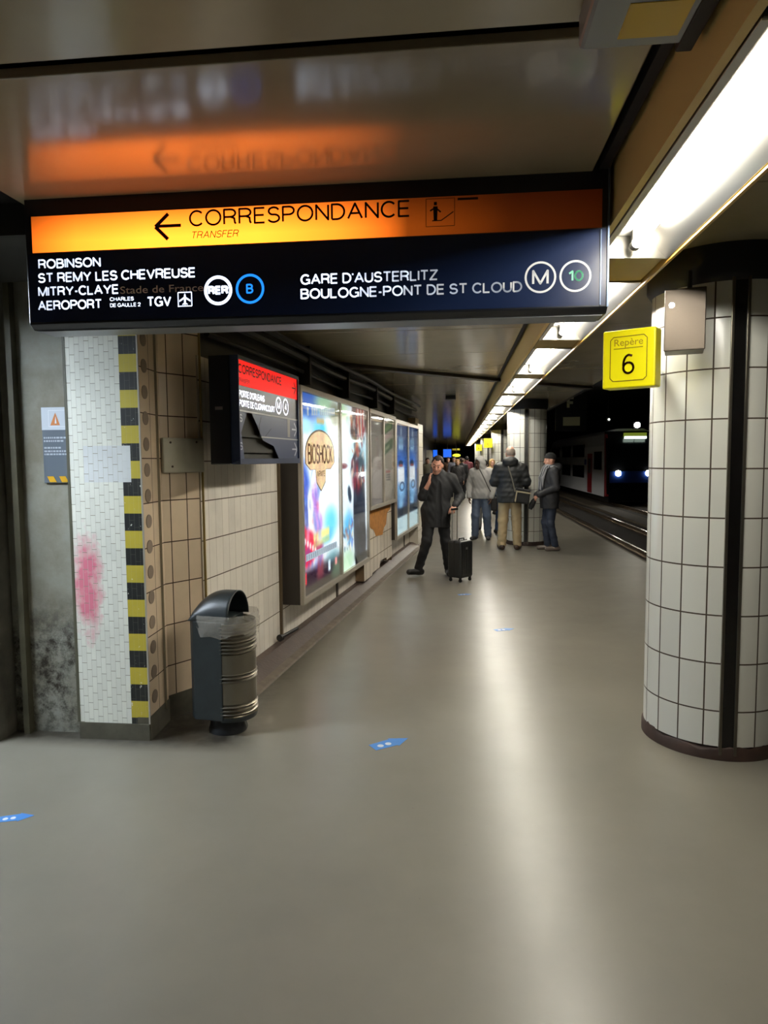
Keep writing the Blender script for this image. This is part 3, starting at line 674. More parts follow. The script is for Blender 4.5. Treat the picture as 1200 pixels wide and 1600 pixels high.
def blob(img, U, V, cu, cv, ru, rv, col, soft=0.5, rot=0.0, amt=1.0):
    c, s = math.cos(rot), math.sin(rot); du, dv = U-cu, (V-cv)
    d = np.sqrt(((du*c+dv*s)/ru)**2+((-du*s+dv*c)/rv)**2)
    m = (1-sm(d, 1-soft, 1+soft*0.4))[..., None]*amt
    return img*(1-m)+np.array(col)*m
def rect(img, U, V, u0, u1, v0, v1, col, soft=0.02, sk=0.0, amt=1.0):
    V2 = V-sk*(U-0.5)
    m = (sm(U, u0-soft, u0+soft)*(1-sm(U, u1-soft, u1+soft))*sm(V2, v0-soft, v0+soft)*(1-sm(V2, v1-soft, v1+soft)))[..., None]*amt
    return img*(1-m)+np.array(col)*m
def wob(U, V, s, seed):
    r = np.random.default_rng(seed); o = np.zeros_like(U)
    for _ in range(8): o += np.sin(r.uniform(-s, s)*U+r.uniform(-s, s)*V*2+r.uniform(0, 6))/8
    return o
def sky_poster(U, V):
    img = np.ones(U.shape+(3,))*np.array((236, 246, 255))
    img = blob(img, U, V, 0.1, 0.97, 0.6, 0.14, (38, 92, 178), 0.7); img = blob(img, U, V, 0.62, 0.97, 0.3, 0.07, (150, 190, 160), 0.7); img = blob(img, U, V, 0.92, 0.93, 0.2, 0.08, (120, 130, 110), 0.7)
    img = blob(img, U, V, 0.5, 0.83, 0.22, 0.06, (70, 200, 250), 0.7); img = blob(img, U, V, 0.12, 0.84, 0.2, 0.05, (170, 225, 255), 0.7)
    img = rect(img, U, V, 0.40, 0.60, 0.865, 0.885, (214, 160, 70), 0.02)
    img = blob(img, U, V, 0.0, 0.50, 0.24, 0.20, (40, 84, 190), 0.4); img = blob(img, U, V, 0.02, 0.38, 0.16, 0.10, (80, 90, 160), 0.4)
    img = blob(img, U, V, 0.33, 0.44, 0.10, 0.13, (170, 120, 210), 0.6, 0.15); img = blob(img, U, V, 0.42, 0.34, 0.12, 0.07, (190, 150, 225), 0.6)
    img = blob(img, U, V, 0.22, 0.40, 0.07, 0.16, (245, 245, 235), 0.4, 0.3)
    img = blob(img, U, V, 0.75, 0.33, 0.22, 0.10, (110, 215, 245), 0.8); img = blob(img, U, V, 0.62, 0.26, 0.2, 0.05, (90, 190, 235), 0.8)
    img = blob(img, U, V, 0.12, 0.23, 0.24, 0.105, (216, 40, 78), 0.3); img = blob(img, U, V, 0.05, 0.30, 0.08, 0.06, (200, 40, 70), 0.4); img = blob(img, U, V, 0.40, 0.21, 0.14, 0.05, (176, 60, 110), 0.6)
    for k in range(5): img = blob(img, U, V, 0.08+0.06*k, 0.27-0.015*k, 0.025, 0.02, (255, 225, 225), 0.5)
    img = rect(img, U, V, 0.28, 0.70, 0.255, 0.30, (250, 236, 150), 0.02, 0.02); img = rect(img, U, V, 0.28, 0.70, 0.228, 0.248, (200, 210, 130), 0.02, 0.02)
    img = rect(img, U, V, -0.1, 1.1, -0.1, 0.125, (46, 26, 44), 0.03); img = rect(img, U, V, 0.36, 0.52, 0.05, 0.16, (140, 26, 60), 0.05, 0, .8); img = blob(img, U, V, 0.8, 0.13, 0.26, 0.05, (90, 150, 160), 0.9, 0, .7); img = rect(img, U, V, -.1, 1.1, -.1, .04, (62, 56, 50), .01); img = blob(img, U, V, 0.9, 0.05, 0.2, 0.06, (80, 100, 84), 0.7)
    img = rect(img, U, V, 0.02, 0.10, 0.055, 0.115, (235, 40, 60), 0.01); img = rect(img, U, V, 0.86, 0.92, 0.075, 0.115, (235, 150, 150), 0.01); img = rect(img, U, V, 0.66, 0.72, 0.06, 0.12, (220, 240, 250), 0.01)
    r = np.random.default_rng(9)
    for k in range(70): img = blob(img, U, V, r.uniform(0.0, 0.5), r.uniform(0.12, 0.62), r.uniform(.02, .07), r.uniform(.01, .05), [(60, 90, 190), (236, 240, 250), (176, 130, 210), (210, 60, 96), (220, 230, 240)][(0 if r.uniform() < .4 else k) % 5] if k % 7 else (250, 250, 250), 0.8, r.uniform(-1, 1), .35)
    return img
def badge(U, V):
    img = np.ones(U.shape+(3,))*np.array((226, 170, 62)); x = wob(U, V, 30, 3)[..., None]
    img = img+x*np.array((30, 40, 30)); img = blob(img, U, V, 0.72, 0.45, 0.3, 0.4, (250, 232, 160), 0.9, 0, 0.7)
    img = blob(img, U, V, 0.2, 0.5, 0.14, 0.4, (206, 120, 30), 0.8, 0, 0.6)
    return img
def figure_poster(U, V):
    # plain abstract stand-in: pale sky, a tall dark mass, red streaks and small bright shapes
    img = np.ones(U.shape+(3,))*np.array((232, 246, 255))
    img = blob(img, U, V, 0.05, 0.95, 0.3, 0.10, (170, 205, 170), 0.8); img = blob(img, U, V, 0.75, 0.70, 0.45, 0.14, (180, 220, 235), 0.8)
    img = rect(img, U, V, 0.44, 1.05, 0.86, 1.1, (110, 96, 96), 0.06)
    for k, u in enumerate((0.60, 0.72, 0.84)): img = rect(img, U, V, u, u+0.045, 0.82-0.02*k, 0.985, (196, 70, 66), 0.02, 0.1, 0.8); img = rect(img, U, V, u+0.06, u+0.09, 0.8, 1.1, (230, 215, 210), 0.02, 0.1)
    img = blob(img, U, V, 0.70, 0.30, 0.25, 0.42, (34, 44, 62), 0.18, 0.0); img = rect(img, U, V, 0.50, 0.92, 0.03, 0.5, (36, 46, 64), 0.04, 0.1, 0.9); img = blob(img, U, V, 0.52, 0.86, 0.16, 0.07, (84, 66, 62), 0.5); img = blob(img, U, V, 0.62, 0.56, 0.22, 0.12, (120, 40, 62), 0.6); img = blob(img, U, V, 0.80, 0.62, 0.16, 0.12, (60, 84, 96), 0.6); img = blob(img, U, V, 0.78, 0.12, 0.22, 0.2, (28, 32, 44), 0.4)
    img = blob(img, U, V, 0.5, 0.67, 0.16, 0.04, (70, 66, 80), 0.5, 0.5); img = blob(img, U, V, 0.14, 0.635, 0.14, 0.02, (120, 70, 80), 0.5); img = blob(img, U, V, 0.33, 0.46, 0.08, 0.05, (40, 60, 80), 0.4, -0.5)
    img = blob(img, U, V, 0.62, 0.74, 0.12, 0.05, (196, 130, 90), 0.8)
    img = blob(img, U, V, 0.28, 0.27, 0.2, 0.10, (90, 190, 240), 0.8)
    r = np.random.default_rng(5)
    for k in range(40): img = blob(img, U, V, r.uniform(0.04, 0.44), r.uniform(0.12, 0.28), r.uniform(.02, .06), r.uniform(.008, .03), [(70, 110, 200), (230, 210, 190), (60, 80, 110), (170, 130, 120), (120, 190, 230)][k % 5], 0.7, r.uniform(-1, 1), .8)
    for k in range(60): img = blob(img, U, V, r.uniform(0.42, 0.92), r.uniform(0.5, 0.92), r.uniform(.02, .07), r.uniform(.01, .05), [(70, 50, 56), (196, 140, 96), (120, 50, 60), (64, 84, 100), (206, 200, 196), (150, 60, 56)][k % 6], 0.7, r.uniform(-.5, .5), .7)
    for k in range(40): img = blob(img, U, V, r.uniform(0.5, 0.92), r.uniform(0.05, 0.5), r.uniform(.02, .06), r.uniform(.01, .05), [(28, 34, 48), (54, 66, 84), (44, 50, 60)][k % 3], 0.7, r.uniform(-.5, .5), .7)
    img = blob(img, U, V, 0.2, 0.05, 0.34, 0.09, (196, 232, 204), 0.7)
    img = rect(img, U, V, 0.52, 1.1, 0.0, 0.05, (14, 16, 20), 0.01)
    x = wob(U, V, 40, 8)[..., None]
    return img+x*14
def grey_poster(U, V):
    img = np.ones(U.shape+(3,))*np.array((164, 158, 150))+wob(U, V, 6, 2)[..., None]*8
    img = blob(img, U, V, 0.72, 0.22, 0.52, 0.34, (186, 180, 176), 0.25); img = blob(img, U, V, 0.9, 0.56, 0.16, 0.08, (188, 182, 178), 0.3)
    return img
def green_poster(U, V):
    img = np.ones(U.shape+(3,))*np.array((186, 180, 168))
    img = rect(img, U, V, -0.1, 0.9, 0.84, 0.95, (70, 110, 60), 0.01, 0.12); img = rect(img, U, V, 0.05, 0.8, 0.86, 0.92, (110, 150, 80), 0.02, 0.12)
    img = rect(img, U, V, 0.0, 0.75, 0.77, 0.81, (200, 170, 170), 0.02, 0.12); img = rect(img, U, V, -0.1, 0.9, 0.60, 0.72, (64, 100, 62), 0.01, 0.14); img = rect(img, U, V, 0.1, 0.6, 0.64, 0.68, (190, 200, 170), 0.02, 0.14)
    img = blob(img, U, V, 1.0, 0.45, 0.24, 0.2, (216, 200, 180), 0.5); img = rect(img, U, V, 0.25, 0.65, 0.345, 0.365, (190, 90, 90), 0.01)
    for k in range(3): img = rect(img, U, V, 0.3, 0.65, 0.31-0.03*k, 0.322-0.03*k, (90, 92, 100), 0.006)
    return img
def blue_poster(U, V):
    img = np.ones(U.shape+(3,))*np.array((40, 66, 110))
    img = blob(img, U, V, 0.5, 0.62, 0.7, 0.2, (50, 110, 200), 0.9); img = blob(img, U, V, 0.5, 0.40, 0.5, 0.17, (150, 205, 250), 0.9)
    img = rect(img, U, V, 0.28, 0.66, 0.77, 0.82, (150, 190, 220), 0.03); img = rect(img, U, V, 0.28, 0.66, 0.83, 0.88, (110, 150, 180), 0.03); img = rect(img, U, V, 0.42, 0.56, 0.9, 0.97, (150, 170, 190), 0.05)
    img = rect(img, U, V, 0.2, 0.75, 0.46, 0.62, (240, 248, 255), 0.04); img = blob(img, U, V, 0.45, 0.645, 0.2, 0.03, (30, 50, 80), 0.3); img = blob(img, U, V, 0.45, 0.625, 0.2, 0.015, (150, 80, 80), 0.5)
    d = np.sqrt(((U-0.55)/0.22)**2+((V-0.43)/0.045)**2)
    m = (np.abs(d-0.8) < 0.22)[..., None]; img = np.where(m, np.array((20, 40, 80))*0.6+img*0.4, img)
    img = blob(img, U, V, 0.45, 0.27, 0.22, 0.06, (140, 195, 235), 0.8)
    img = rect(img, U, V, -0.1, 1.1, -0.1, 0.155, (205, 235, 245), 0.01); img = rect(img, U, V, -0.1, 1.1, 0.155, 0.23, (36, 48, 62), 0.02)
    return img

def lightbox(name, label, group, s0, s1, z0, z1, depth, nb, fns, strength, fw=0.05, dark_side=True):
    t = thing(name, label, 'poster case', (0, 0, 0), 0, group)
    M0 = WM(0)
    MB().box((s0, z0, 0.001), (s1, z1, depth-0.035), 0, M0).build('casing', mat('case_dark', (54, 48, 42), 0.5), t)
    mb = MB(); M1 = WM(depth-0.035)
    w = (s1-s0-fw)/nb
    mb.box((s0, z0, 0), (s1, z0+fw, 0.035), 0, M1).box((s0, z1-fw, 0), (s1, z1, 0.035), 0, M1)
    for k in range(nb+1): mb.box((s0+k*w, z0+fw, 0), (s0+k*w+fw, z1-fw, 0.035), 0, M1)
    mb.build('frame', ALU, t, bevel=0.004)
    MP = WM(depth-0.030); MG = WM(depth-0.012)
    out = []
    for k, fn in enumerate(fns):
        a_, b_ = s0+k*w+fw, s0+(k+1)*w
        out.append((a_, b_, print_mesh('poster', MP, a_, b_, z0+fw, z1-fw, fn, strength, t)))
        MB().box((a_, z0+fw, 0), (b_, z1-fw, 0.004), 0, MG).build('glass_pane', GLASS, t)
    return t, out
def fade(fn, stops):
    """dark lower and upper rim of the sheet where the print itself is dark"""
    return fn
big, sheets = lightbox('poster_lightbox', 'large backlit double poster case, nearest one on the tiled wall', 'advertising cases on the left wall', 1.50, 4.20, 0.375, 2.295, 0.20, 2, (sky_poster, figure_poster), 1.3)
mid, _ = lightbox('poster_case', 'smaller double poster case with grey and green sheets', 'advertising cases on the left wall', 4.27, 6.10, 1.0, 2.29, 0.20, 2, (grey_poster, green_poster), 0.12)  # sheets given a faint glow of their own, no lamp behind them
blu, _ = lightbox('poster_lightbox', 'backlit double poster case with two blue sheets by the wall end', 'advertising cases on the left wall', 6.12, 8.50, 0.41, 2.255, 0.20, 2, (blue_poster, blue_poster), 1.15)
for nm in (big,):
    a_, b_, sh = sheets[0]
    MPb = WM(0.20-0.030)
    # domed badge with hanging tab, lettered
    pts = []
    for k in range(25):
        an = math.pi*(1-k/24); pts.append((2.17+0.47*math.cos(an), 1.70+0.22*math.sin(an)))
    pts += [(2.64, 1.62), (2.50, 1.56), (2.34, 1.56), (2.32, 1.44), (2.17, 1.36), (2.03, 1.44), (2.00, 1.56), (1.84, 1.56), (1.70, 1.62)]
    pts2 = [(2.17+(x-2.17)*1.05, 1.62+(y-1.62)*1.06) for x, y in pts]
    mb = MB(); poly(mb, MPb, pts2, 0.002); mb.build('badge_rim', emit('badge_rim', (110, 92, 50), 0.8), nm)
    t = NT('badge_gold'); nf = t.noise(9, 3)
    t.l(t.ramp(nf, [(0.3, C4((206, 136, 34))), (0.7, C4((244, 214, 112)))]), t.b.inputs['Emission Color']); t.b.inputs['Emission Strength'].default_value = 1.0
    mb = MB(); poly(mb, MPb, pts, 0.003); mb.build('badge', t.m, nm)
    IB = emit('badge_ink', (120, 62, 16), 0.6)
    caps('BIOSHOCK', MPb, 1.76, 1.61, 2.58, 0.19, IB, 'badge_lettering', nm, 0.13, lift=0.004)
    caps('INFINITE', MPb, 2.04, 1.49, 2.30, 0.055, IB, 'badge_lettering', nm, 0.13, lift=0.004)
    PW = emit('poster_white', (240, 248, 255), 1.3)
    mb = MB(); 
    for k in range(14):
        if k in (1, 5): continue
        x = 1.76+0.068*k; poly(mb, MPb, [(x, 2.05+0.004*k), (x+0.05, 2.05+0.004*k), (x+0.05, 2.125+0.004*k), (x, 2.125+0.004*k)], 0.002)
    mb.build('blurred_title', emit('poster_pale', (186, 210, 226), 1.0), nm)
    mb = MB(); poly(mb, MPb, [(1.66, 0.735), (2.72, 0.735), (2.72, 0.80), (1.66, 0.80)], 0.002); mb.build('slogan_band', emit('poster_pale2', (206, 226, 240), 1.0), nm)
    mb = MB()
    for k in range(15): mb_x = 1.68+0.068*k; poly(mb, MPb, [(mb_x, 0.745), (mb_x+0.012, 0.745), (mb_x+0.012, 0.79), (mb_x, 0.79)], 0.003)
    mb.build('slogan_strokes', emit('poster_slate', (70, 84, 110), 0.7), nm)

# orange bare patch where tiles came off, and the vertical wall conduit
PANEL_TILE = tile_mat('panel_tile', (226, 214, 196), 0.24, 0.263, 0.014, 0.010, (112, 92, 66), (112, 92, 66), offv=0.065, rough=0.3, dirt=0.2)
pm = MB(); rag = [4.22, 4.7, 4.72, 5.2, 5.22, 5.7, 5.72, 6.11]; rz_ = [.10, .10, .13, .13, .22, .20, .16, .16]
for (sa, sb), (za, zb) in zip(zip(rag[:-1], rag[1:]), zip(rz_[:-1], rz_[1:])):
    pm.quad([W(sa, .115, za), W(sb, .115, zb), W(sb, .115, .995), W(sa, .115, .995)], [(sa, za), (sb, zb), (sb, .995), (sa, .995)])
    pm.quad([W(sa, 0.0, za), W(sb, 0.0, zb), W(sb, .115, zb), W(sa, .115, za)])
for s_ in (4.22, 6.11): pm.quad([W(s_, 0.0, .1), W(s_, .115, .1), W(s_, .115, .995), W(s_, 0.0, .995)])
struct(pm.build('trim_18', PANEL_TILE))
mb = MB(); poly(mb, WM(0.115), [(4.25, 0.985), (6.05, 0.985), (6.0, 0.90), (5.75, 0.86), (5.68, 0.70), (5.5, 0.66), (5.4, 0.57), (4.95, 0.60), (4.8, 0.70), (4.62, 0.74), (4.5, 0.80), (4.25, 0.82)], 0.003)
struct(mb.build('trim_15', mat('bare_render', (168, 110, 40), 0.8, vary=0.25, vscale=14)))
cd = MB(); cd.box((1.42, 0.02, 0), (1.455, 1.64, 0.02), 0, WM(0)); tag(cd.build('wall_conduit', mat('conduit_brown', (92, 76, 52), 0.5)), 'brown vertical conduit strip on the tiled wall beside the big poster', 'conduit')
pp = thing('pipe_stub', 'short dark pipe stub low on the wall under the first poster', 'pipe')
MB().tube([W(1.28, 0.05, 0.135), W(1.62, 0.09, 0.135)], 0.016, 10).build('pipe', BLACKM, pp, smooth=True); MB().tube([W(1.27, 0.05, 0.135), W(1.30, 0.055, 0.135)], 0.03, 12).build('flange', BLACKM, pp, smooth=True)
for s_, z1_ in ((3.28, 0.37), (6.3, 1.0), (7.9, 0.41)):
    struct(MB().box((s_, 0.08, 0), (s_+0.06, z1_, 0.012), 0, WM(0)).build('trim_16', mat('gap_dark', (60, 48, 36), 0.6)))
# cables and pipes above the posters
cb = thing('cable_bundle', 'dark cable bundle running along the wall top under the ceiling', 'cables')
for off, z, r in ((0.05, 2.60, 0.035), (0.13, 2.66, 0.025), (0.02, 2.48, 0.02)):
    pts = [W(s_, off+0.008*math.sin(s_*2+z*9), z+0.012*math.sin(s_*1.3+off*20)) for s_ in np.linspace(0.1, 9.1, 30)]
    MB().tube(pts, r, 8).build('cable', mat('cable_black', (34, 32, 28), 0.5), cb, smooth=True)
for s_ in (2.1, 3.6, 5.2, 6.5): MB().box((s_, 2.36, -0.035), (s_+0.05, 2.72, 0.10), 0, WM(0)).build('bracket', DARK, cb)
struct(MB().box((8.7, 2.31, -0.1), (9.15, 2.43, 0.10), 0, WM(0)).build('trim_17', PIER_TILE))

# ------------------------------------------------------------------ things on the pillars and walls at the front
def number_box(loc, rz, label, first_one):
    t = thing('number_box', label, 'sign', loc, rz, 'yellow position marker boxes on the pillars')
    MB().box((-0.133, 0, -0.147), (0.133, 0.105, 0.147)).build('box_body', YEL, t, bevel=0.008)
    Mf = frame((0, -0.001, 0), (1, 0, 0))
    mb = MB(); x, y, r = 0.092, 0.112, 0.016
    pts = [(-x+r, -y), (x-r, -y), (x, -y+r), (x, y-r), (x-r, y), (-x+r, y), (-x, y-r), (-x, -y+r), (-x+r, -y)]
    stroke(mb, Mf, pts, 0.0035); stroke(mb, Mf, [(-0.075, 0.052), (0.072, 0.052)], 0.003); mb.build('outline', INKY, t)
    text('Repère', Mf, -0.072, 0.066, 0.072, 0.036, mat('ink_faded', (176, 148, 16), 0.5), 'word', t, 0.004)
    caps('6', Mf, -0.030, -0.080, 0.032, 0.104, mat('ink_brown_dark', (84, 40, 12), 0.5), 'digit', t, 0.11)
    MB().box((-0.03, 0.10, -0.06), (0.03, 0.47, 0.0)).build('bracket', DARK, t)
    return t
nb = number_box((0.868, 3.65, 2.153), math.radians(-31), 'yellow box marked with a number six beside the nearest pillar', True)
nb2 = copy_tree(nb); nb2.location = (0.99, 22.22, 2.14); nb2.rotation_euler = (0, 0, math.radians(-8)); nb2['label'] = 'small distant yellow box on the third pillar above the hooded person'
nb3 = copy_tree(nb); nb3.location = (0.98, 31.45, 2.14); nb3.rotation_euler = (0, 0, math.radians(-8)); nb3['label'] = 'tiny yellow box far down the platform under the end of the light strip'
mbx = thing('metal_box', 'stainless steel lock box with round lock high on the nearest pillar', 'box', (1.155, 3.70, 2.19), math.radians(-17))
MB().box((-0.093, -0.05, 0.0), (0.093, 0.14, 0.30)).build('housing', mat('housing_grey', (74, 68, 60), 0.45, 0.6), mbx, bevel=0.004)
MB().box((-0.096, -0.062, -0.004), (0.096, -0.048, 0.303)).build('cover', STEEL, mbx, bevel=0.004)
MB().tube([(-0.062, -0.060, 0.222), (-0.062, -0.070, 0.222)], 0.014, 16).build('lock', mat('lock_chrome', (200, 204, 204), 0.2, 1.0), mbx, smooth=True)
for z in (0.02,): MB().tube([(0.02, 0.06, 0.30), (0.02, 0.09, 0.42)], 0.012, 8).build('conduit', DARK, mbx)

pq = thing('warning_plaque', 'narrow warning plaque with triangle and text in the dirty recess', 'notice', (0, 3.846, 0))
MB().box((-2.44, -0.008, 1.525), (-2.268, 0.0, 1.972)).build('plate', mat('plate_slate', (96, 104, 112), 0.3), pq, bevel=0.002)
FQ = frame((0, -0.0085, 0), (1, 0, 0))
mb = MB(); poly(mb, FQ, [(-2.44, 1.838), (-2.268, 1.838), (-2.268, 1.970), (-2.44, 1.970)], 0.0005); mb.build('white_field', mat('plate_white', (200, 206, 212), 0.25), pq)
mb = MB(); poly(mb, FQ, [(-2.385, 1.865), (-2.325, 1.865), (-2.352, 1.94)], 0.0015); mb.build('triangle', mat('triangle_orange', (196, 120, 60), 0.4), pq)
mb = MB(); poly(mb, FQ, [(-2.357, 1.875), (-2.345, 1.875), (-2.350, 1.918)], 0.0025); stroke(mb, FQ, [(-2.392, 1.857), (-2.290, 1.857), (-2.290, 1.952), (-2.395, 1.952), (-2.395, 1.857)], 0.002); mb.build('triangle_mark', mat('plate_mark', (230, 232, 234), 0.3), pq)
mb = MB()
r0 = random.Random(4)
for z, w in ((1.787, .13), (1.768, .11), (1.728, .10), (1.708, .13), (1.690, .155)):
    x = -2.43
    while x < -2.43+w: l_ = r0.uniform(0.006, 0.02); poly(mb, FQ, [(x, z), (x+l_, z), (x+l_, z+0.010), (x, z+0.010)], 0.0015); x += l_+0.004
mb.build('fine_print', mat('print_pale', (178, 186, 192), 0.4), pq)
mb = MB(); 
for x in (-2.42, -2.345, -2.285): poly(mb, FQ, [(x, 1.565), (min(x+0.04, -2.268), 1.565), (min(x+0.06, -2.268), 1.530), (x+0.017, 1.530)], 0.0015)
mb.build('hazard_bars', mat('bar_yellow', (210, 160, 30), 0.4), pq)

e = (Vector((*P3, 0))-Vector((*P2, 0))).normalized()
ap = thing('cover_plate', 'worn grey-beige metal cover plate screwed to the beige tiles', 'plate', (*P2, 0))
FA = frame((0, 0, 0), e)
MB().box((-0.005, 1.575, 0.002), (0.312, 1.795, 0.03), 0, FA).build('plate', mat('plate_olive', (170, 165, 146), 0.45, 0.2, vary=0.12), ap, bevel=0.008)
mb = MB()
for x, z in ((0.05, 1.765), (0.25, 1.77), (0.06, 1.615)): mb.tube([FA @ Vector((x, z, 0.029)), FA @ Vector((x, z, 0.033))], 0.007, 10)
mb.build('screws', mat('screw_dark', (70, 60, 50), 0.5, 0.6), ap)

# ceiling-mounted box at the top edge
cbx = thing('ceiling_box', 'grey ceiling-mounted box with a yellow strip at the picture top', 'box', (0.425, 1.60, 2.66))
MB().box((-0.125, -0.25, 0.0), (0.125, 0.235, 0.088)).build('housing', mat('housing_pale', (150, 152, 150), 0.35), cbx, bevel=0.012)
MB().box((-0.04, 0.06, -0.002), (0.10, 0.19, 0.001)).build('yellow_strip', mat('strip_yellow', (216, 176, 40), 0.35), cbx)
MB().box((0.115, 0.0, -0.004), (0.155, 0.26, 0.05)).build('side_clip', DARK, cbx, bevel=0.004)
sv = tag(MB().box((-0.20, 12.0, 2.68), (-0.02, 12.2, 2.75)).build('ceiling_vent', DARK, bevel=0.006), 'small dark box under the ceiling halfway along the platform', 'box')

# ------------------------------------------------------------------ litter bin
bn = thing('litter_bin', 'dark grey litter bin with arched hood and ribbed side by the beige wall', 'bin', (-1.41, 4.0, 0), math.radians(-8))
BG = mat('bin_charcoal', (40, 46, 47), 0.38, vary=0.15, vscale=12)
MB().lathe([(0.0, 0.0), (0.115, 0.0), (0.118, 0.012), (0.110, 0.04), (0.108, 0.13)], (0.01, -0.01, 0), 32).build('base', mat('bin_base', (34, 36, 38), 0.4), bn, smooth=True)
# casing: flat-faced dark half on the left
pl_ = [(0.05, -0.155), (-0.135, -0.155), (-0.165, -0.13), (-0.17, 0.0), (-0.165, 0.13), (-0.135, 0.155), (0.05, 0.155)]
MB().prism([(x, y, 0.10) for x, y in pl_], (0, 0, 0), (0, 0, 0.60)).build('casing', BG, bn, bevel=0.006)
rb = MB(); prof = []; z = 0.105
bands = [(0.12, 0.20), (0.33, 0.38), (0.50, 0.68)]
zs = np.arange(0.11, 0.690, 0.004)
for z in zs:
    k = any(a_ <= z <= b_ for a_, b_ in bands); prof.append((0.150+(0.006*math.sin(z/0.022*2*math.pi) if k else 0.0)-(0.05 if z < 0.114 else 0), z))
rb.lathe(prof, (0.035, 0.0, 0), 40, a0=-math.pi/2, a1=math.pi/2); rb.build('ribbed_shell', mat('bin_steel', (128, 122, 108), 0.32, 0.8), bn, smooth=True)
MB().lathe([(0.149, 0.09), (0.152, 0.095), (0.152, 0.118), (0.10, 0.09)], (0.035, 0, 0), 32, a0=-math.pi/2, a1=math.pi/2).build('shell_rim', BG, bn, smooth=True)
hd = MB(); n1, n2 = 14, 24; vs = []
for i in range(n1+1):
    t_ = i/n1; x = 0.09-0.258*t_; hgt = 0.165*math.sqrt(max(0.0, 1-max(0, (t_-0.25)/0.75)**2.2)); wd = 0.145+0.012*t_
    for k in range(n2+1):
        a_ = math.pi*k/n2; vs.append((x, wd*math.cos(a_), 0.70+hgt*math.sin(a_)))
w = n2+1
hd.add(vs, [(i*w+k, i*w+k+1, (i+1)*w+k+1, (i+1)*w+k) for i in range(n1) for k in range(n2)])
h_ = hd.build('hood', BG, bn, smooth=True); md = h_.modifiers.new('s', 'SOLIDIFY'); md.thickness = 0.006
MB().lathe([(0.0, 0.655), (0.12, 0.66)], (0.0, 0, 0), 24).build('inner_lid', BLACKM, bn)
t = NT('film'); t.b.inputs['Base Color'].default_value = C4((214, 208, 194)); t.b.inputs['Roughness'].default_value = 0.12; t.b.inputs['Alpha'].default_value = 0.34; t.bump(t.noise(45, 4), 0.9, 0.02)
film = t.m
lb = MB(); n = 90; vs = []
for j in range(7):
    z = 0.735-0.018*j
    for k in range(n):
        a_ = 2*math.pi*k/n; ex, ey = (0.178 if math.cos(a_) < 0 else 0.155), 0.163
        cx_ = 0.0 if math.cos(a_) < 0 else 0.035
        rr = 1.0+0.045*math.sin(j/6*math.pi)+0.02*math.sin(9*a_+j)+0.018*math.sin(23*a_-2*j)+(0.05 if j == 6 else 0)*0
        drop = 0.02*math.sin(a_*3+1)*(j/6)
        vs.append((cx_+ex*rr*math.copysign(abs(math.cos(a_))**0.75, math.cos(a_)), ey*rr*math.copysign(abs(math.sin(a_))**0.75, math.sin(a_)), z-drop-0.02*(1 if math.cos(a_) > 0 else 0)*j/6))
lb.add(vs, [(j*n+k, j*n+(k+1) % n, (j+1)*n+(k+1) % n, (j+1)*n+k) for j in range(6) for k in range(n)])
lb.build('bag_liner', film, bn, smooth=True)

# ------------------------------------------------------------------ floor stickers
BLS = mat('sticker_blue', (70, 130, 200), 0.4)
def sticker(x, y, rz, sc, label):
    t = thing('floor_sticker', label, 'sticker', (x, y, 0), rz, 'blue stickers on the floor')
    mb = MB(); q = [(-0.13, -0.045), (0.02, -0.05), (0.02, -0.065), (0.13, 0), (0.02, 0.065), (0.02, 0.05), (-0.13, 0.045)]
    mb.prism([(a_*sc, b_*sc, 0.0005) for a_, b_ in q], (0, 0, 0), (0, 0, 0.001)); mb.build('blue_arrow', BLS, t)
    mb = MB()
    for cx_ in (-0.075, -0.02): mb.prism([((cx_+0.02*math.cos(a_))*sc, (0.02*math.sin(a_)-0.005)*sc, 0.0015) for a_ in np.linspace(0, 2*math.pi, 13)[:-1]], (0, 0, 0), (0, 0, 0.0006))
    mb.build('white_dots', mat('sticker_white', (220, 220, 222), 0.5), t)
    return t
sticker(-0.385, 3.86, math.radians(38), 0.95, 'worn blue arrow sticker on the floor nearest the middle foreground')
sticker(0.46, 6.60, math.radians(25), 0.8, 'pale blue sticker on the shiny floor, right of the suitcase')
sticker(0.10, 8.30, math.radians(20), 0.7, 'small blue sticker on the floor just in front of the suitcase')
sticker(-2.04, 2.87, math.radians(20), 0.6, 'blue sticker at the left picture edge on the floor')

# ------------------------------------------------------------------ tracks and train
RAIL = mat('rail_steel', (150, 130, 104), 0.25, 0.9)
for k, (x, lab) in enumerate(((5.1, 'worn steel rail nearest the platform edge'), (6.55, 'second steel rail from the platform edge'), (8.85, 'steel rail under the near wheels of the oncoming train'), (10.3, 'steel rail furthest from the platform edge'))):
    prof = [(-0.07, -1.06), (0.07, -1.06), (0.07, -1.045), (0.012, -1.03), (0.012, -0.96), (0.036, -0.95), (0.036, -0.91), (-0.036, -0.91), (-0.036, -0.95), (-0.012, -0.96), (-0.012, -1.03), (-0.07, -1.045)]
    tag(MB().prism([(x+a_, -9, b_) for a_, b_ in prof], (0, -9, 0), (0, 74, 0)).build('rail', RAIL), lab, 'rail', 'rails of the two tracks')
struct(MB().box((7.25, -9, -1.06), (8.1, 75, -0.96)).build('track_walkway', mat('walkway', (74, 64, 46), 0.8, vary=0.3)))
tr = thing('train', 'oncoming commuter train with lit headlight and blue front in the dark', 'train', (9.6, 39.0, 0))
TG = mat('train_grey', (214, 216, 220), 0.35); TB = mat('train_black', (12, 13, 16), 0.2); TRD = mat('train_red', (140, 28, 34), 0.4)
HW = 1.40
body = MB()
sec = [(-HW, -0.55), (-HW, 2.3), (-1.15, 3.0), (-0.7, 3.25), (0.7, 3.25), (1.15, 3.0), (HW, 2.3), (HW, -0.55)]
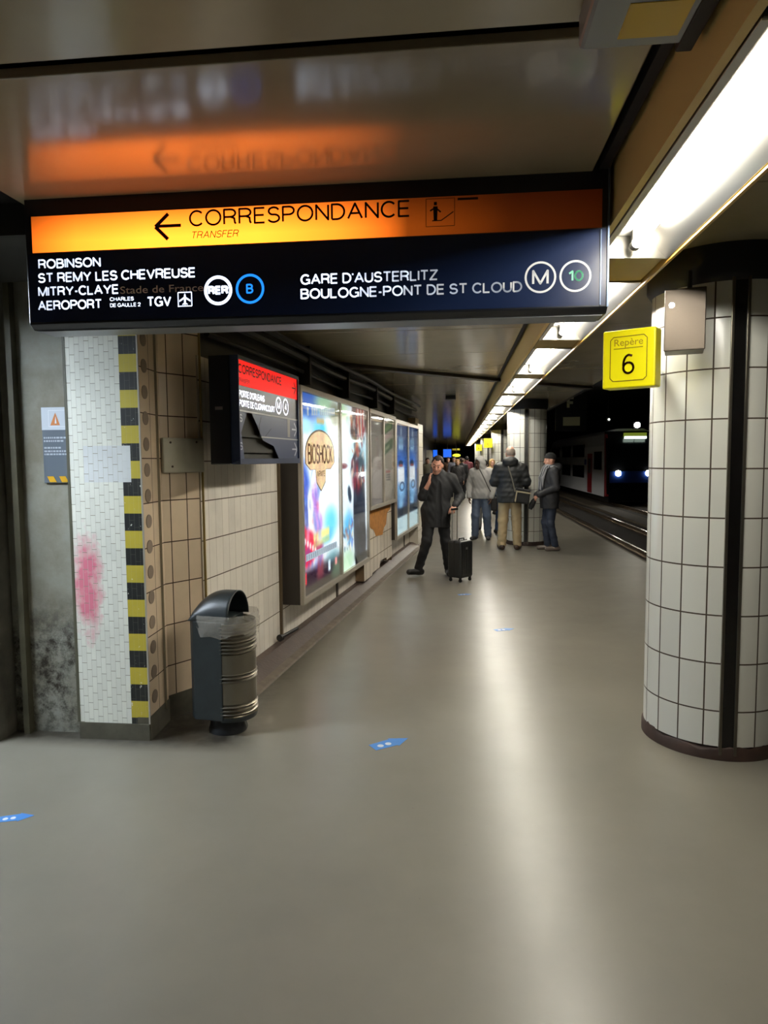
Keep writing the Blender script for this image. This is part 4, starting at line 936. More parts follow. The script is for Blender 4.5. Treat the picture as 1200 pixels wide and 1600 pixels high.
body.prism([(x, 0.5, z) for x, z in sec], (0, 0.5, 0), (0, 24.0, 0)); body.build('car_body', TG, tr, bevel=0.03)
body = MB(); body.prism([(x, 24.6, z) for x, z in sec], (0, 0, 0), (0, 10, 0)); body.build('second_car', TG, tr, bevel=0.03)
nose = MB(); rings = [(0.5, 1.0, 3.25), (0.15, 0.98, 3.15), (0.0, 0.95, 2.4), (-0.22, 0.93, 1.0), (-0.25, 0.92, -0.55)]
nose.prism([(-HW, 0.5, -0.55), (-HW, -0.15, -0.55), (-HW, -0.15, 0.9), (-HW, 0.1, 2.4), (-HW, 0.45, 3.1), (-HW, 0.5, 3.1)], (-HW, 0, 0), (HW, 0, 0)); nose.build('cab', TB, tr, bevel=0.06)
MB().box((-1.25, -0.20, 0.25), (1.25, -0.12, 0.90)).build('blue_band', mat('train_blue', (24, 52, 120), 0.3), tr, bevel=0.02)
for sx in (-1, 1): MB().prism([(sx*1.41, -0.16, -0.5), (sx*1.41, 0.32, -0.5), (sx*1.41, 0.55, 3.05), (sx*1.41, 0.30, 2.9), (sx*1.41, 0.0, 1.4)], (0, 0, 0), (-sx*0.12, 0, 0)).build('red_corner', TRD, tr)
MB().add([(-1.2, -0.13, 1.0), (1.2, -0.13, 1.0), (1.2, 0.07, 2.35), (-1.2, 0.07, 2.35)], [(0, 1, 2, 3)]).build('windscreen', mat('screen_dark', (14, 17, 20), 0.08), tr)
HL = emit('headlight', (255, 248, 232), 60)
for sx in (-1, 1):
    MB().tube([(sx*0.80, -0.16, 0.78), (sx*0.80, -0.24, 0.78)], 0.15, 20).build('headlight', HL, tr)
MB().tube([(0.25, 0.30, 3.42), (0.25, 0.10, 3.42)], 0.15, 16).build('roof_lamp', HL, tr)
MB().box((0.05, 0.16, 3.2), (0.45, 0.42, 3.60)).build('roof_lamp_housing', TB, tr)
for x0 in (-0.42, 0.18): MB().box((x0, 0.0, 2.68), (x0+0.54, 0.2, 2.80)).build('display_strip', emit('display_white', (230, 255, 236), 5), tr)
MB().box((-0.45, 0.1, 2.80), (0.75, 0.25, 3.0)).build('destination_display', emit('display_green', (170, 190, 60), 0.35), tr)
for (y0, y1, z0, z1) in ((1.2, 3.4, 0.95, 2.0), (6.6, 11, 1.7, 2.5), (6.6, 11, 0.35, 1.15), (12, 16, 1.7, 2.5), (12, 16, 0.35, 1.15), (17.5, 22, 1.7, 2.5), (17.5, 22, 0.35, 1.15)):
    MB().box((-HW-0.01, y0, z0), (-HW+0.02, y1, z1)).build('window_band', mat('train_window', (16, 18, 22), 0.06), tr)
MB().box((-HW-0.02, 4.0, -0.5), (-HW+0.02, 5.4, 1.9)).build('door', TRD, tr, bevel=0.02)
MB().box((-HW-0.03, 4.3, 0.7), (-HW+0.02, 5.1, 1.6)).build('door_window', mat('door_pale', (120, 122, 120), 0.2), tr)
MB().box((-HW-0.012, 5.9, 1.2), (-HW+0.02, 6.5, 1.55)).build('emblem_panel', mat('train_emblem', (50, 60, 150), 0.4), tr)
MB().box((-1.2, 0.2, -0.84), (1.2, 33, -0.55)).build('underframe', TB, tr)
for y in (2.0, 4.4, 19, 21.4):
    for x in (-0.72, 0.72): MB().tube([(x-0.06, y, -0.46), (x+0.06, y, -0.46)], 0.45, 24).build('wheel', mat('wheel_dark', (40, 36, 32), 0.5, 0.5), tr)
# dim hanging direction board over the tracks and a far signal lamp
fs = thing('track_sign', 'dim hanging sign with a pale letter above the tracks', 'sign', (3.15, 19.6, 2.9))
MB().box((-0.42, 0, -0.50), (0.42, 0.08, 0.5)).build('board', mat('board_black', (14, 14, 14), 0.5), fs)
FF = frame((0, -0.001, 0), (1, 0, 0)); caps('F', FF, -0.12, 0.10, 0.10, 0.34, mat('letter_dim', (210, 210, 190), 0.6), 'letter', fs, 0.22)
mb = MB(); poly(mb, FF, [(-0.22, -0.36), (0.24, -0.36), (0.24, -0.12), (-0.22, -0.12)]); mb.build('pale_plate', mat('plate_dim', (180, 182, 150), 0.6), fs)
MB().tube([(-0.3, 0.04, 0.5), (-0.3, 0.04, 2.7)], 0.02, 8).build('hanger', DARK, fs); MB().tube([(0.3, 0.04, 0.5), (0.3, 0.04, 2.7)], 0.02, 8).build('hanger', DARK, fs)
sl = thing('signal_lamp', 'tiny white lamp in the dark above the train roof', 'lamp', (8.75, 41.2, 3.85))
MB().sphere((0, -0.1, 0), 0.06, 8).build('bulb', emit('bulb_white', (235, 240, 230), 4), sl); MB().box((-0.12, -0.05, -0.12), (0.12, 0.2, 0.12)).tube([(0, 0.1, 0.1), (0, 0.1, 1.8)], 0.03, 8).build('housing', DARK, sl)

# ------------------------------------------------------------------ far end of the platform
def screen(x, y, z, w, h, label, rz=0.0):
    t = thing('information_screen', label, 'screen', (x, y, z), rz, 'blue departure screens at the platform end')
    MB().box((-w/2-0.03, 0, -h/2-0.03), (w/2+0.03, 0.15, h/2+0.03)).build('housing', BLACKM, t)
    mb = MB(); mb.box((-w/2, -0.008, -h/2), (w/2, 0.0, h/2)); mb.build('display', emit('screen_blue', (30, 110, 255), 1.0), t)
    MB().tube([(0, 0.07, h/2), (0, 0.07, 2.8-z)], 0.025, 8).build('hanger', DARK, t); return t
screen(-0.56, 40.0, 1.97, 0.46, 0.46, 'larger blue departure screen at the far platform end')
screen(-1.27, 40.4, 1.97, 0.24, 0.40, 'narrower blue departure screen left of the larger one')
ys = thing('oval_sign', 'lit yellow oval hanging sign far down the platform', 'sign', (-0.03, 43, 1.86))
MB().sphere((0, 0, 0), (0.25, 0.06, 0.10), 14).build('lit_oval', emit('oval_yellow', (250, 255, 60), 1.3), ys, smooth=True)
MB().box((-0.02, 0.0, 0.09), (0.02, 0.04, 0.94)).build('hanger', DARK, ys)
yb = thing('yellow_sign', 'flat yellow hanging sign above the lit oval one', 'sign', (-0.06, 44.5, 2.25))
MB().box((-0.24, 0, -0.06), (0.24, 0.08, 0.06)).build('panel', mat('dull_yellow', (200, 190, 40), 0.4), yb); MB().tube([(0, 0.04, 0.05), (0, 0.04, 0.55)], 0.02, 8).build('hanger', DARK, yb)
wp = struct(MB().box((-1.58, 35.5, 0), (-1.28, 35.9, 2.1)).build('wall_pier', mat('pier_white', (190, 186, 172), 0.5)))

# ------------------------------------------------------------------ figures: implicit surfaces polygonised on a grid
class Field:
    def __init__(s, lo, hi, h):
        s.h = h; s.lo = np.array(lo, float)
        n = np.ceil((np.array(hi)-s.lo)/h).astype(int)+1
        s.F = np.full(n, 0.5, np.float32); s.n = n
        s.ax = [(s.lo[i]+h*np.arange(n[i])).astype(np.float32) for i in range(3)]
    def _win(s, lo, hi):
        a = np.clip(np.floor((np.array(lo)-s.lo)/s.h).astype(int), 0, s.n-1); b = np.clip(np.ceil((np.array(hi)-s.lo)/s.h).astype(int)+1, 1, s.n)
        return tuple(slice(i, j) for i, j in zip(a, b))
    def _pts(s, w):
        return (s.ax[0][w[0]][:, None, None], s.ax[1][w[1]][None, :, None], s.ax[2][w[2]][None, None, :])
    def _apply(s, w, d, k, sub=False):
        A = s.F[w]; 
        if sub: d = -d
        if k > 0:
            hh = np.clip(0.5+0.5*(A-d)/k, 0, 1) if not sub else np.clip(0.5-0.5*(A-d)/k, 0, 1)
            s.F[w] = A*(1-hh)+d*hh-(k*hh*(1-hh) if not sub else -k*hh*(1-hh))
        else: s.F[w] = np.maximum(A, d) if sub else np.minimum(A, d)
    def cap(s, a, b, ra, rb=None, k=0.02, sub=False):
        rb = ra if rb is None else rb; a = np.array(a, float); b = np.array(b, float); m = max(ra, rb)+k+3*s.h
        w = s._win(np.minimum(a, b)-m, np.maximum(a, b)+m); x, y, z = s._pts(w)
        d = b-a; L = float(d@d)+1e-9
        t = np.clip(((x-a[0])*d[0]+(y-a[1])*d[1]+(z-a[2])*d[2])/L, 0, 1)
        D = np.sqrt((x-a[0]-t*d[0])**2+(y-a[1]-t*d[1])**2+(z-a[2]-t*d[2])**2)-(ra+t*(rb-ra))
        s._apply(w, D, k, sub); return s
    def ell(s, c, r, k=0.02, R=None, sub=False):
        c = np.array(c, float); r = np.array(r, float); m = max(r)+k+3*s.h
        w = s._win(c-m, c+m); x, y, z = s._pts(w); x, y, z = x-c[0], y-c[1], z-c[2]
        if R is not None:
            R = np.array(R); x, y, z = R[0, 0]*x+R[1, 0]*y+R[2, 0]*z, R[0, 1]*x+R[1, 1]*y+R[2, 1]*z, R[0, 2]*x+R[1, 2]*y+R[2, 2]*z
        k0 = np.sqrt((x/r[0])**2+(y/r[1])**2+(z/r[2])**2); k1 = np.sqrt((x/r[0]**2)**2+(y/r[1]**2)**2+(z/r[2]**2)**2)+1e-6
        s._apply(w, k0*(k0-1)/k1, k, sub); return s
    def cut(s, p, n, k=0.0):
        """remove everything on the side n points to"""
        n = np.array(n, float); n /= np.linalg.norm(n); x, y, z = s._pts((slice(None),)*3)
        d = (x-p[0])*n[0]+(y-p[1])*n[1]+(z-p[2])*n[2]; s.F = np.maximum(s.F, d.astype(np.float32)); return s
    def ripple(s, fn):
        x, y, z = s._pts((slice(None),)*3); s.F = s.F+fn(x, y, z).astype(np.float32); return s
    def mesh(s):
        F = s.F.copy()
        for ax in range(3):   # closed at the border
            i = [slice(None)]*3; i[ax] = 0; F[tuple(i)] = np.maximum(F[tuple(i)], 1e-3); i[ax] = -1; F[tuple(i)] = np.maximum(F[tuple(i)], 1e-3)
        S = F < 0
        cn = np.zeros(np.array(F.shape)-1, np.int8); off = [(i, j, k) for i in (0, 1) for j in (0, 1) for k in (0, 1)]
        nx, ny, nz = cn.shape
        for i, j, k in off: cn += S[i:i+nx, j:j+ny, k:k+nz]
        idx = np.argwhere((cn > 0) & (cn < 8)); id3 = -np.ones(cn.shape, np.int64); id3[tuple(idx.T)] = np.arange(len(idx))
        V = np.stack([F[idx[:, 0]+i, idx[:, 1]+j, idx[:, 2]+k] for i, j, k in off], 1)
        acc = np.zeros((len(idx), 3)); cnt = np.zeros(len(idx))
        for a in range(8):
            for b in range(a+1, 8):
                if sum(abs(off[a][q]-off[b][q]) for q in range(3)) != 1: continue
                va, vb = V[:, a], V[:, b]; m = (va < 0) != (vb < 0)
                t = np.where(m, va/np.where(m, va-vb, 1), 0)
                acc += m[:, None]*(np.array(off[a])+t[:, None]*(np.array(off[b])-np.array(off[a]))); cnt += m
        P = s.lo+s.h*(idx+acc/cnt[:, None])
        Q = []
        for ax in range(3):
            b, c = [(1, 2), (2, 0), (0, 1)][ax]
            i0 = [slice(None)]*3; i1 = [slice(None)]*3; i0[ax] = slice(0, -1); i1[ax] = slice(1, None)
            A, B = S[tuple(i0)], S[tuple(i1)]; e = np.argwhere(A != B); e = e[(e[:, b] > 0) & (e[:, c] > 0) & (e[:, b] < F.shape[b]-1) & (e[:, c] < F.shape[c]-1)]
            def cell(db, dc):
                q = e.copy(); q[:, b] -= db; q[:, c] -= dc; return id3[tuple(q.T)]
            q = np.stack([cell(1, 1), cell(0, 1), cell(0, 0), cell(1, 0)], 1); fl = ~A[tuple(e.T)]
            q[fl] = q[fl][:, ::-1]; Q.append(q)
        return P, np.concatenate(Q)
def field_obj(f, name, mats, parent, assign=None):
    P, Q = f.mesh()
    me = bpy.data.meshes.new(name); me.vertices.add(len(P)); me.vertices.foreach_set('co', P.astype(np.float32).ravel())
    me.loops.add(Q.size); me.loops.foreach_set('vertex_index', Q.ravel().astype(np.int32))
    me.polygons.add(len(Q)); me.polygons.foreach_set('loop_start', np.arange(0, Q.size, 4, dtype=np.int32))
    me.update(calc_edges=True); me.validate()
    for m in (mats if isinstance(mats, (list, tuple)) else [mats]): me.materials.append(m)
    if assign is not None: me.polygons.foreach_set('material_index', assign(P[Q].mean(1)).astype(np.int32))
    me.polygons.foreach_set('use_smooth', [True]*len(me.polygons))
    o = bpy.data.objects.new(name, me); COL.objects.link(o); o.parent = parent; return o
def rotm(yaw=0, pitch=0, roll=0):
    """head turn: yaw about z, pitch>0 looks down, roll>0 leans to the person's right"""
    M = Matrix.Rotation(math.radians(yaw), 3, 'Z') @ Matrix.Rotation(math.radians(pitch), 3, 'X') @ Matrix.Rotation(math.radians(roll), 3, 'Y')
    return np.array(M)
def hand(f, w, d, n, s, curl=30, spread=0.0, thumb=20, sc=1.0):
    """w wrist, d finger direction, n the way the palm faces, s the thumb side"""
    w, d, n, s = [np.array(v, float) for v in (w, d, n, s)]; d /= np.linalg.norm(d); n -= d*(n@d); n /= np.linalg.norm(n); s = np.cross(d, n)*np.sign(np.cross(d, n)@s)
    kn = []
    for i, o_ in enumerate((0.030, 0.010, -0.011, -0.030)):
        k_ = w+d*(0.092-0.006*abs(i-1))*sc+s*o_*sc; kn.append(k_)
        f.cap(w+d*0.015*sc+s*o_*0.6*sc, k_, 0.014*sc, 0.0115*sc, k=0.012)
    c = math.radians(curl)
    for i, L in enumerate((0.070, 0.080, 0.074, 0.056)):
        p = kn[i]; a = c*0.5
        for q, fr_ in enumerate((0.45, 0.32, 0.23)):
            dirv = d*math.cos(a)+n*math.sin(a); e_ = p+dirv*L*fr_*sc
            f.cap(p, e_, (0.0098-0.0012*q)*sc, (0.0088-0.0012*q)*sc, k=0.003); p = e_; a += c
    b = w+d*0.025*sc+s*0.024*sc; ta = math.radians(thumb)
    t1 = b+(d*0.6+s*0.75+n*math.sin(ta))/np.linalg.norm(d*0.6+s*0.75+n*math.sin(ta))*0.042*sc
    t2 = t1+(d*0.85+s*0.25+n*math.sin(ta)*1.3)*0.030*sc; t3 = t2+(d*0.9+n*math.sin(ta)*1.6)*0.022*sc
    f.cap(b, t1, 0.0145*sc, 0.0115*sc, k=0.012); f.cap(t1, t2, 0.0112*sc, 0.0100*sc, k=0.004); f.cap(t2, t3, 0.0100*sc, 0.0085*sc, k=0.003)
def head(f, c, R, sc=1.0):
    c = np.array(c, float); L = lambda x, y, z: c+R @ (np.array((x, y, z))*sc)
    S = lambda *r: tuple(v*sc for v in r)
    f.ell(L(0, .015, .028), S(.074, .092, .090), .02, R); f.ell(L(0, -.022, -.04), S(.062, .070, .085), .035*sc, R); f.ell(L(0, -.052, -.098), S(.034, .034, .024), .03*sc, R)
    f.ell(L(0, -.080, .020), S(.048, .016, .010), .016*sc, R)
    for sx in (-1, 1):
        f.ell(L(sx*.030, -.100, -.004), S(.017, .014, .012), .012*sc, R, True); f.ell(L(sx*.030, -.080, -.006), S(.014, .013, .012), .004, R)
        f.ell(L(sx*.040, -.060, -.040), S(.022, .022, .018), .02*sc, R); f.ell(L(sx*.076, .012, -.012), S(.010, .020, .031), .008*sc, R)
    f.cap(L(0, -.088, .004), L(0, -.110, -.034), .008*sc, .012*sc, .010*sc); f.ell(L(0, -.098, -.042), S(.017, .012, .009), .008*sc, R)
    f.ell(L(0, -.089, -.064), S(.024, .011, .006), .006*sc, R); f.ell(L(0, -.087, -.075), S(.021, .011, .007), .006*sc, R)
    return L
def head_paint(c, R, sc=1.0):
    c = np.array(c)
    def fn(P):
        q = (P-c) @ R/sc; m = np.zeros(len(P), int); fr = q[:, 1] < -.055
        for sx in (-1, 1):
            x = q[:, 0]*sx
            m[fr & (np.abs(x-.030) < .020) & (np.abs(q[:, 2]-.022-.004*np.cos((x-.03)*60)) < .0042)] = 2
            m[fr & (((x-.030)/.013)**2+((q[:, 2]+.005)/.005)**2 < 1)] = 3
        m[fr & (np.abs(q[:, 0]) < .024) & (np.abs(q[:, 2]+.069) < .0085) & (q[:, 1] < -.085)] = 1
        return m
    return fn
STAND = dict(head=(0, -.02, 1.625), neck=(0, .02, 1.47), chest=(0, .005, 1.27), waist=(0, .0, 1.08), pelvis=(0, .01, .95),
             shL=(.185, .015, 1.415), elL=(.235, .035, 1.13), wrL=(.245, -.04, .885), shR=(-.185, .015, 1.415), elR=(-.235, .035, 1.13), wrR=(-.245, -.04, .885),
             hipL=(.095, .01, .92), knL=(.105, -.015, .50), anL=(.11, .03, .085), hipR=(-.095, .01, .92), knR=(-.105, -.015, .50), anR=(-.11, .03, .085),
             toeL=(.25, -1, 0), toeR=(-.25, -1, 0), headrot=(0, 0, 0), armtuck=0)
V3 = lambda p: np.array(p, float)
def lerp(a, b, t): return V3(a)+(V3(b)-V3(a))*t
def bounds(J, z1=1.85): 
    P = np.array([J[k] for k in J if k not in ('headrot', 'toeL', 'toeR', 'armtuck')])
    return np.minimum(P.min(0)-.24, (9, 9, -.02)), np.maximum(P.max(0)+.24, (-9, -9, 0))
def hand_default(J, side):
    w, e = V3(J['wr'+side]), V3(J['el'+side]); d = w-e; d /= np.linalg.norm(d); sx = 1 if side == 'L' else -1
    return dict(d=d, n=(-sx, 0.1, 0), s=(0, -1, 0), curl=28)
def person(label, loc, rz, J0, h, cloth, skin=(198, 150, 122), group=None, hair=None, sc=1.0, hands=(None, None), detail=True, headsc=1.0):
    J = dict(STAND); J.update(J0)
    t = thing('person', label, 'person', loc, rz, group); t.scale = (sc, sc, sc)
    sk = mat('skin_%d_%d_%d' % skin, skin, 0.5); lip = mat('lip_%d' % skin[0], tuple(int(v*.8) for v in skin), 0.5)
    lo, hi = bounds(J); R = rotm(*J['headrot'])
    f = Field(lo, hi, h)
    f.ell(J['chest'], (.155, .10, .20)); f.cap(J['shL'], J['shR'], .062, .062, .05); f.ell(J['waist'], (.135, .092, .17), .05); f.ell(J['pelvis'], (.155, .105, .13), .05)
    f.cap(J['neck'], V3(J['head'])+R @ V3((0, .02, -.06)), .056, .054, .03)
    for s in 'LR':
        f.cap(J['sh'+s], J['el'+s], .050, .039, .03); f.cap(J['el'+s], J['wr'+s], .039, .026, .015)
        f.cap(J['hip'+s], J['kn'+s], .082, .054, .03); f.cap(J['kn'+s], J['an'+s], .054, .038, .02)
        toe = V3(J['toe'+s]); toe /= np.linalg.norm(toe); a_ = V3(J['an'+s]); f.cap(a_+(0, 0, -.035), a_+toe*.14+(0, 0, -.045), .036, .028, .03)
        hd_ = hands[0 if s == 'L' else 1] or hand_default(J, s)
        if detail: hand(f, J['wr'+s], hd_['d'], hd_['n'], hd_['s'], hd_.get('curl', 28), thumb=hd_.get('thumb', 20))
        else: hand(f, J['wr'+s], hd_['d'], hd_['n'], hd_['s'], 28, sc=1.15)
    L = head(f, J['head'], R, headsc)
    field_obj(f, 'body', [sk, lip, mat('brow_dark', (48, 36, 28), 0.7), mat('eye_dark', (38, 28, 24), 0.3)], t, head_paint(J['head'], R, headsc))
    # trousers
    c = cloth['trousers']; f = Field(lo, hi, h)
    f.ell(V3(J['pelvis']), (.175, .125, .13), .03); loose = c.get('loose', .0)
    for s in 'LR':
        f.cap(J['hip'+s], J['kn'+s], .100, .072+loose, .05); f.cap(J['kn'+s], lerp(J['kn'+s], J['an'+s], .98), .072+loose, .060+loose, .03)
        a_ = V3(J['an'+s])
    ph = random.uniform(0, 6)
    f.ripple(lambda x, y, z: .0035*np.sin(z*46+x*38+ph)*np.sin(y*33+z*17)+.003*np.sin(z*83-x*25)*np.clip(.55-z, 0, .5)*2)
    f.cut((0, 0, V3(J['waist'])[2]-.02), (0, 0, 1)); f.cut((0, 0, .035), (0, 0, -1))
    field_obj(f, 'trousers', mat(c['mat'], c['col'], 0.8, vary=.12, vscale=5), t)
    # shoes
    for s in 'LR':
        toe = V3(J['toe'+s]); toe /= np.linalg.norm(toe); a_ = V3(J['an'+s]); low = np.array(a_)
        f = Field(a_-.34, a_+.34, h*.9)
        f.cap(a_-toe*.045+(0, 0, -.040), a_+toe*.155+(0, 0, -.050), .047, .040, .02); f.cap(a_+(0, 0, -.03), a_+(0, 0, .03), .047, .047, .03)
        zb = -.085; f.cut(a_+(0, 0, zb), (0, 0, -1)) if abs(toe[2]) < .05 else None
        sh = field_obj(f, 'shoe', mat(cloth['shoes'][0], cloth['shoes'][1], 0.45), t)
    # coat or top
    c = cloth['top']; f = Field(lo, hi, h); p = c.get('puff', .0)
    hem = c['hem']; pel = V3(J['pelvis'])
    f.ell(V3(J['chest']), (.185+p, .135+p, .22), .03); f.cap(lerp(J['shL'], J['shR'], .12)+(0, 0, -.02), lerp(J['shR'], J['shL'], .12)+(0, 0, -.02), .072+p*.4, .072+p*.4, .06); f.ell(V3(J['waist']), (.170+p, .130+p, .2), .06)
    wd = c.get('flare', .185)+p
    f.cap((pel[0]-.07, pel[1], pel[2]), (pel[0]+.07, pel[1], pel[2]), wd*.72, wd*.72, .06)
    if hem < pel[2]-.05: f.cap((pel[0]-.06, pel[1], pel[2]), (pel[0]-.06, pel[1]-.0, hem-.02), wd*.74, wd*.76, .05); f.cap((pel[0]+.06, pel[1], pel[2]), (pel[0]+.06, pel[1], hem-.02), wd*.74, wd*.76, .05)
    for s in 'LR':
        cf = c.get('cuff', .96) if not isinstance(c.get('cuff'), dict) else c['cuff'][s]
        ar = c.get('arm', .066)+p*.7
        f.cap(J['sh'+s], J['el'+s], ar+.008, ar-.004, .05); f.cap(J['el'+s], lerp(J['el'+s], J['wr'+s], cf), ar-.004, ar-.020+p*.2, .02)
    f.cap(J['neck'], V3(J['neck'])+(0, .0, .03), .075+p*.4, .070+p*.4, .04)
    for s in 'LR': f.cap(V3(J['neck'])+(0, .0, -.02), lerp(J['neck'], J['sh'+s], .75), .068+p*.3, .060+p*.3, .05)
    if c.get('hoodback'): f.ell(V3(J['neck'])+(0, .085, .02), (.13, .085, .085), .03); f.ell(V3(J['neck'])+(0, .02, .045), (.115, .105, .045), .02)
    ph = random.uniform(0, 6)
    if c.get('quilt'): f.ripple(lambda x, y, z: .003*np.sin(z*2*math.pi/.085)*np.clip((z-hem)*8, 0, 1))
    f.ripple(lambda x, y, z: .0028*np.sin(z*31+x*40+ph)*np.sin(x*37-y*33+z*11)+.0012*np.sin(z*52+x*60+y*50))
    f.cut((0, 0, hem), (0, 0, -1))
    if c.get('open'):   # open front showing the shirt
        nk = V3(J['neck']); ch = V3(J['chest'])
        f.cap(nk+(0, -.15, .06), (ch[0]-.01, ch[1]-.20, hem-.05), .035, .075, .0, True)
    else:
        f.cap(V3(J['neck'])+(0, -.09, .09), V3(J['neck'])+(0, -.03, .10), .05, .06, .01, True)
    field_obj(f, 'jacket' if c.get('name') is None else c['name'], mat(c['mat'], c['col'], c.get('rough', .75), vary=.12, vscale=4), t)
    if c.get('open'):
        f = Field(lo, hi, h); f.ell(V3(J['chest']), (.168, .118, .21), .03); f.ell(V3(J['waist']), (.150, .112, .19), .06); f.cap(J['shL'], J['shR'], .066, .066, .05); f.cap(J['neck'], V3(J['neck'])+(0, -.0, .045), .066, .062, .03)
        f.cap(V3(J['neck'])+(0, -.05, .045), V3(J['neck'])+(.0, -.05, .045), .03, .03, .02)
        f.cut((0, 0, pel[2]-.06), (0, 0, -1)); field_obj(f, 'shirt', mat('shirt_black', (20, 20, 22), 0.8), t)
    # hair, hood or hat
    if hair:
        c = V3(J['head']); kind = hair[0]; f = Field(c-.34, c+.34, min(h, .007)); hs = headsc
        if kind in ('short', 'receding', 'long'):
            g = .012 if kind != 'long' else .022
            f.ell(L(0, .018, .030), ((.074+g)*hs, (.094+g)*hs, (.090+g)*hs), .02, R)
            if kind == 'long':
                f.ell(L(0, .055, -.10), (.085*hs, .06*hs, .13*hs), .04, R)
                f.cut(L(0, -.045, .0), R @ V3((0, -1, -.15)))
            else:
                zf = .058 if kind == 'short' else .074
                f.cut(L(0, -.06, zf), R @ V3((0, -.62, -.78))); f.cut(L(0, 0, -.085), R @ V3((0, 0, -1)))
                f.ell(L(0, -.10, -.03), (.066*hs, .075*hs, .085*hs), .01, R, True)
                if kind == 'receding':
                    for sx in (-1, 1): f.ell(L(sx*.045, -.085, .085), (.026*hs, .05*hs, .04*hs), .01, R, True)
            f.ripple(lambda x, y, z: .002*np.sin(x*190)*np.sin(y*170+z*150))
            field_obj(f, 'hair', mat(hair[1], hair[2], 0.7), t)
        elif kind == 'fringe':   # ring of cropped grey hair round a bald crown
            f.ell(L(0, .018, .020), (.079*hs, .098*hs, .088*hs), .02, R); f.cut(L(0, .03, .050), R @ V3((0, -.25, 1))); f.cut(L(0, 0, -.085), R @ V3((0, 0, -1))); f.cut(L(0, -.02, 0), R @ V3((0, -1, 0)))
            field_obj(f, 'hair', mat(hair[1], hair[2], 0.8), t)
        elif kind == 'cap':
            f.ell(L(0, .015, .045), (.088*hs, .106*hs, .088*hs), .02, R); f.cut(L(0, -.05, .030), R @ V3((0, -.25, -1)))
            f.ripple(lambda x, y, z: .0015*np.sin(z*300)); field_obj(f, 'knit_cap', mat(hair[1], hair[2], 0.9), t)
        elif kind == 'hood':
            f.ell(L(0, .025, .020), (.105*hs, .125*hs, .125*hs), .02, R); f.cap(L(0, .03, -.06), V3(J['neck'])+(0, .02, -.02), .105, .13, .06)
            f.ell(L(0, -.105, -.01), (.068*hs, .10*hs, .098*hs), .012, R, True); f.cap(L(0, -.06, -.10), L(0, -.22, -.13), .05, .05, .01, True)
            f.ripple(lambda x, y, z: .003*np.sin(z*60+x*40)); field_obj(f, 'hood', mat(hair[1], hair[2], 0.85), t)
    return t

# --- walking person on the phone
JA = dict(head=(.035, -.055, 1.565), neck=(.06, .0, 1.425), chest=(.06, .0, 1.235), waist=(.035, .0, 1.06), pelvis=(.01, .0, .93), headrot=(-8, 14, 9),
          shR=(-.115, -.01, 1.365), elR=(-.175, -.10, 1.13), wrR=(-.075, -.175, 1.33), shL=(.235, .015, 1.375), elL=(.355, .045, 1.13), wrL=(.275, -.225, 1.005),
          hipR=(-.075, .0, .90), knR=(-.115, -.10, .505), anR=(-.235, -.02, .105), toeR=(-.8, -.55, .10), hipL=(.10, .01, .90), knL=(.145, .035, .49), anL=(.185, .10, .095), toeL=(.1, -1, -.02))
pA = person('person in black coat walking with a phone at the ear, pulling a suitcase', (-.305, 9.60, 0), 0, JA, .0065,
       dict(trousers=dict(mat='trouser_black', col=(24, 24, 26)), shoes=('shoe_black', (22, 21, 21)),
            top=dict(mat='coat_black', col=(26, 26, 28), hem=.70, open=True, flare=.19, cuff=dict(L=.97, R=.42), name='coat')),
       skin=(206, 150, 126), hair=('receding', 'hair_dark_brown', (44, 34, 28)),
       hands=(dict(d=(-.35, -.75, -.55), n=(0, .35, -1), s=(-1, 0, 0), curl=62, thumb=40), dict(d=(.12, .30, 1), n=(1, .25, -.1), s=(.2, .9, 0), curl=24, thumb=15)))
ph = thing('mobile_phone', 'dark mobile phone held to the ear of the walking person', 'phone', (-.305-.045, 9.60-.135, 1.465), math.radians(20))
MB().box((-.007, -.03, -.065), (.007, .03, .065), 0, Matrix.Rotation(math.radians(-12), 4, 'X')).build('phone_body', BLACKM, ph, bevel=.004)
MB().box((.0072, -.026, -.052), (.0082, .026, .052), 0, Matrix.Rotation(math.radians(-12), 4, 'X')).build('phone_screen', mat('phone_glass', (12, 14, 20), .08), ph)
# --- suitcase
sc_ = thing('suitcase', 'black hard-shell trolley suitcase with its handle pulled out', 'suitcase', (.045, 9.24, 0), math.radians(52))
cs = MB().box((-.14, -.115, .055), (.14, .115, .555)); CASE = mat('case_black', (30, 31, 31), .38, bump=.05, bscale=90)
cso = cs.build('shell', CASE, sc_, bevel=.035); cso.modifiers['bevel'].segments = 5
rbm = MB()
for k in range(5):
    for y in (-.1165, .1155): rbm.box((-.10+.046*k, y-.003, .11), (-.086+.046*k, y+.004, .50))
rbm.build('shell_ribs', CASE, sc_, bevel=.002)
MB().box((-.1415, -.006, .06), (.1415, .006, .558)).build('zip', mat('zip_dark', (16, 16, 16), .5), sc_, bevel=.003)
MB().tube([(-.055, -.02, .552), (-.05, -.02, .582), (.05, -.02, .582), (.055, -.02, .552)], .009, 8).build('carry_handle', BLACKM, sc_, smooth=True)
RODM = mat('rod_alu', (168, 166, 160), .3, .8)
for x in (-.055, .055): MB().tube([(x, .098, .54), (x, .098, .965)], .0075, 10).build('handle_rod', RODM, sc_, smooth=True)
MB().box((-.068, .086, .955), (.068, .112, .985)).build('grip', BLACKM, sc_, bevel=.008)
mb = MB().box((-.03, -.1195, .44), (.01, -.117, .47)); mb.build('badge', mat('case_badge', (150, 150, 148), .3, .8), sc_)
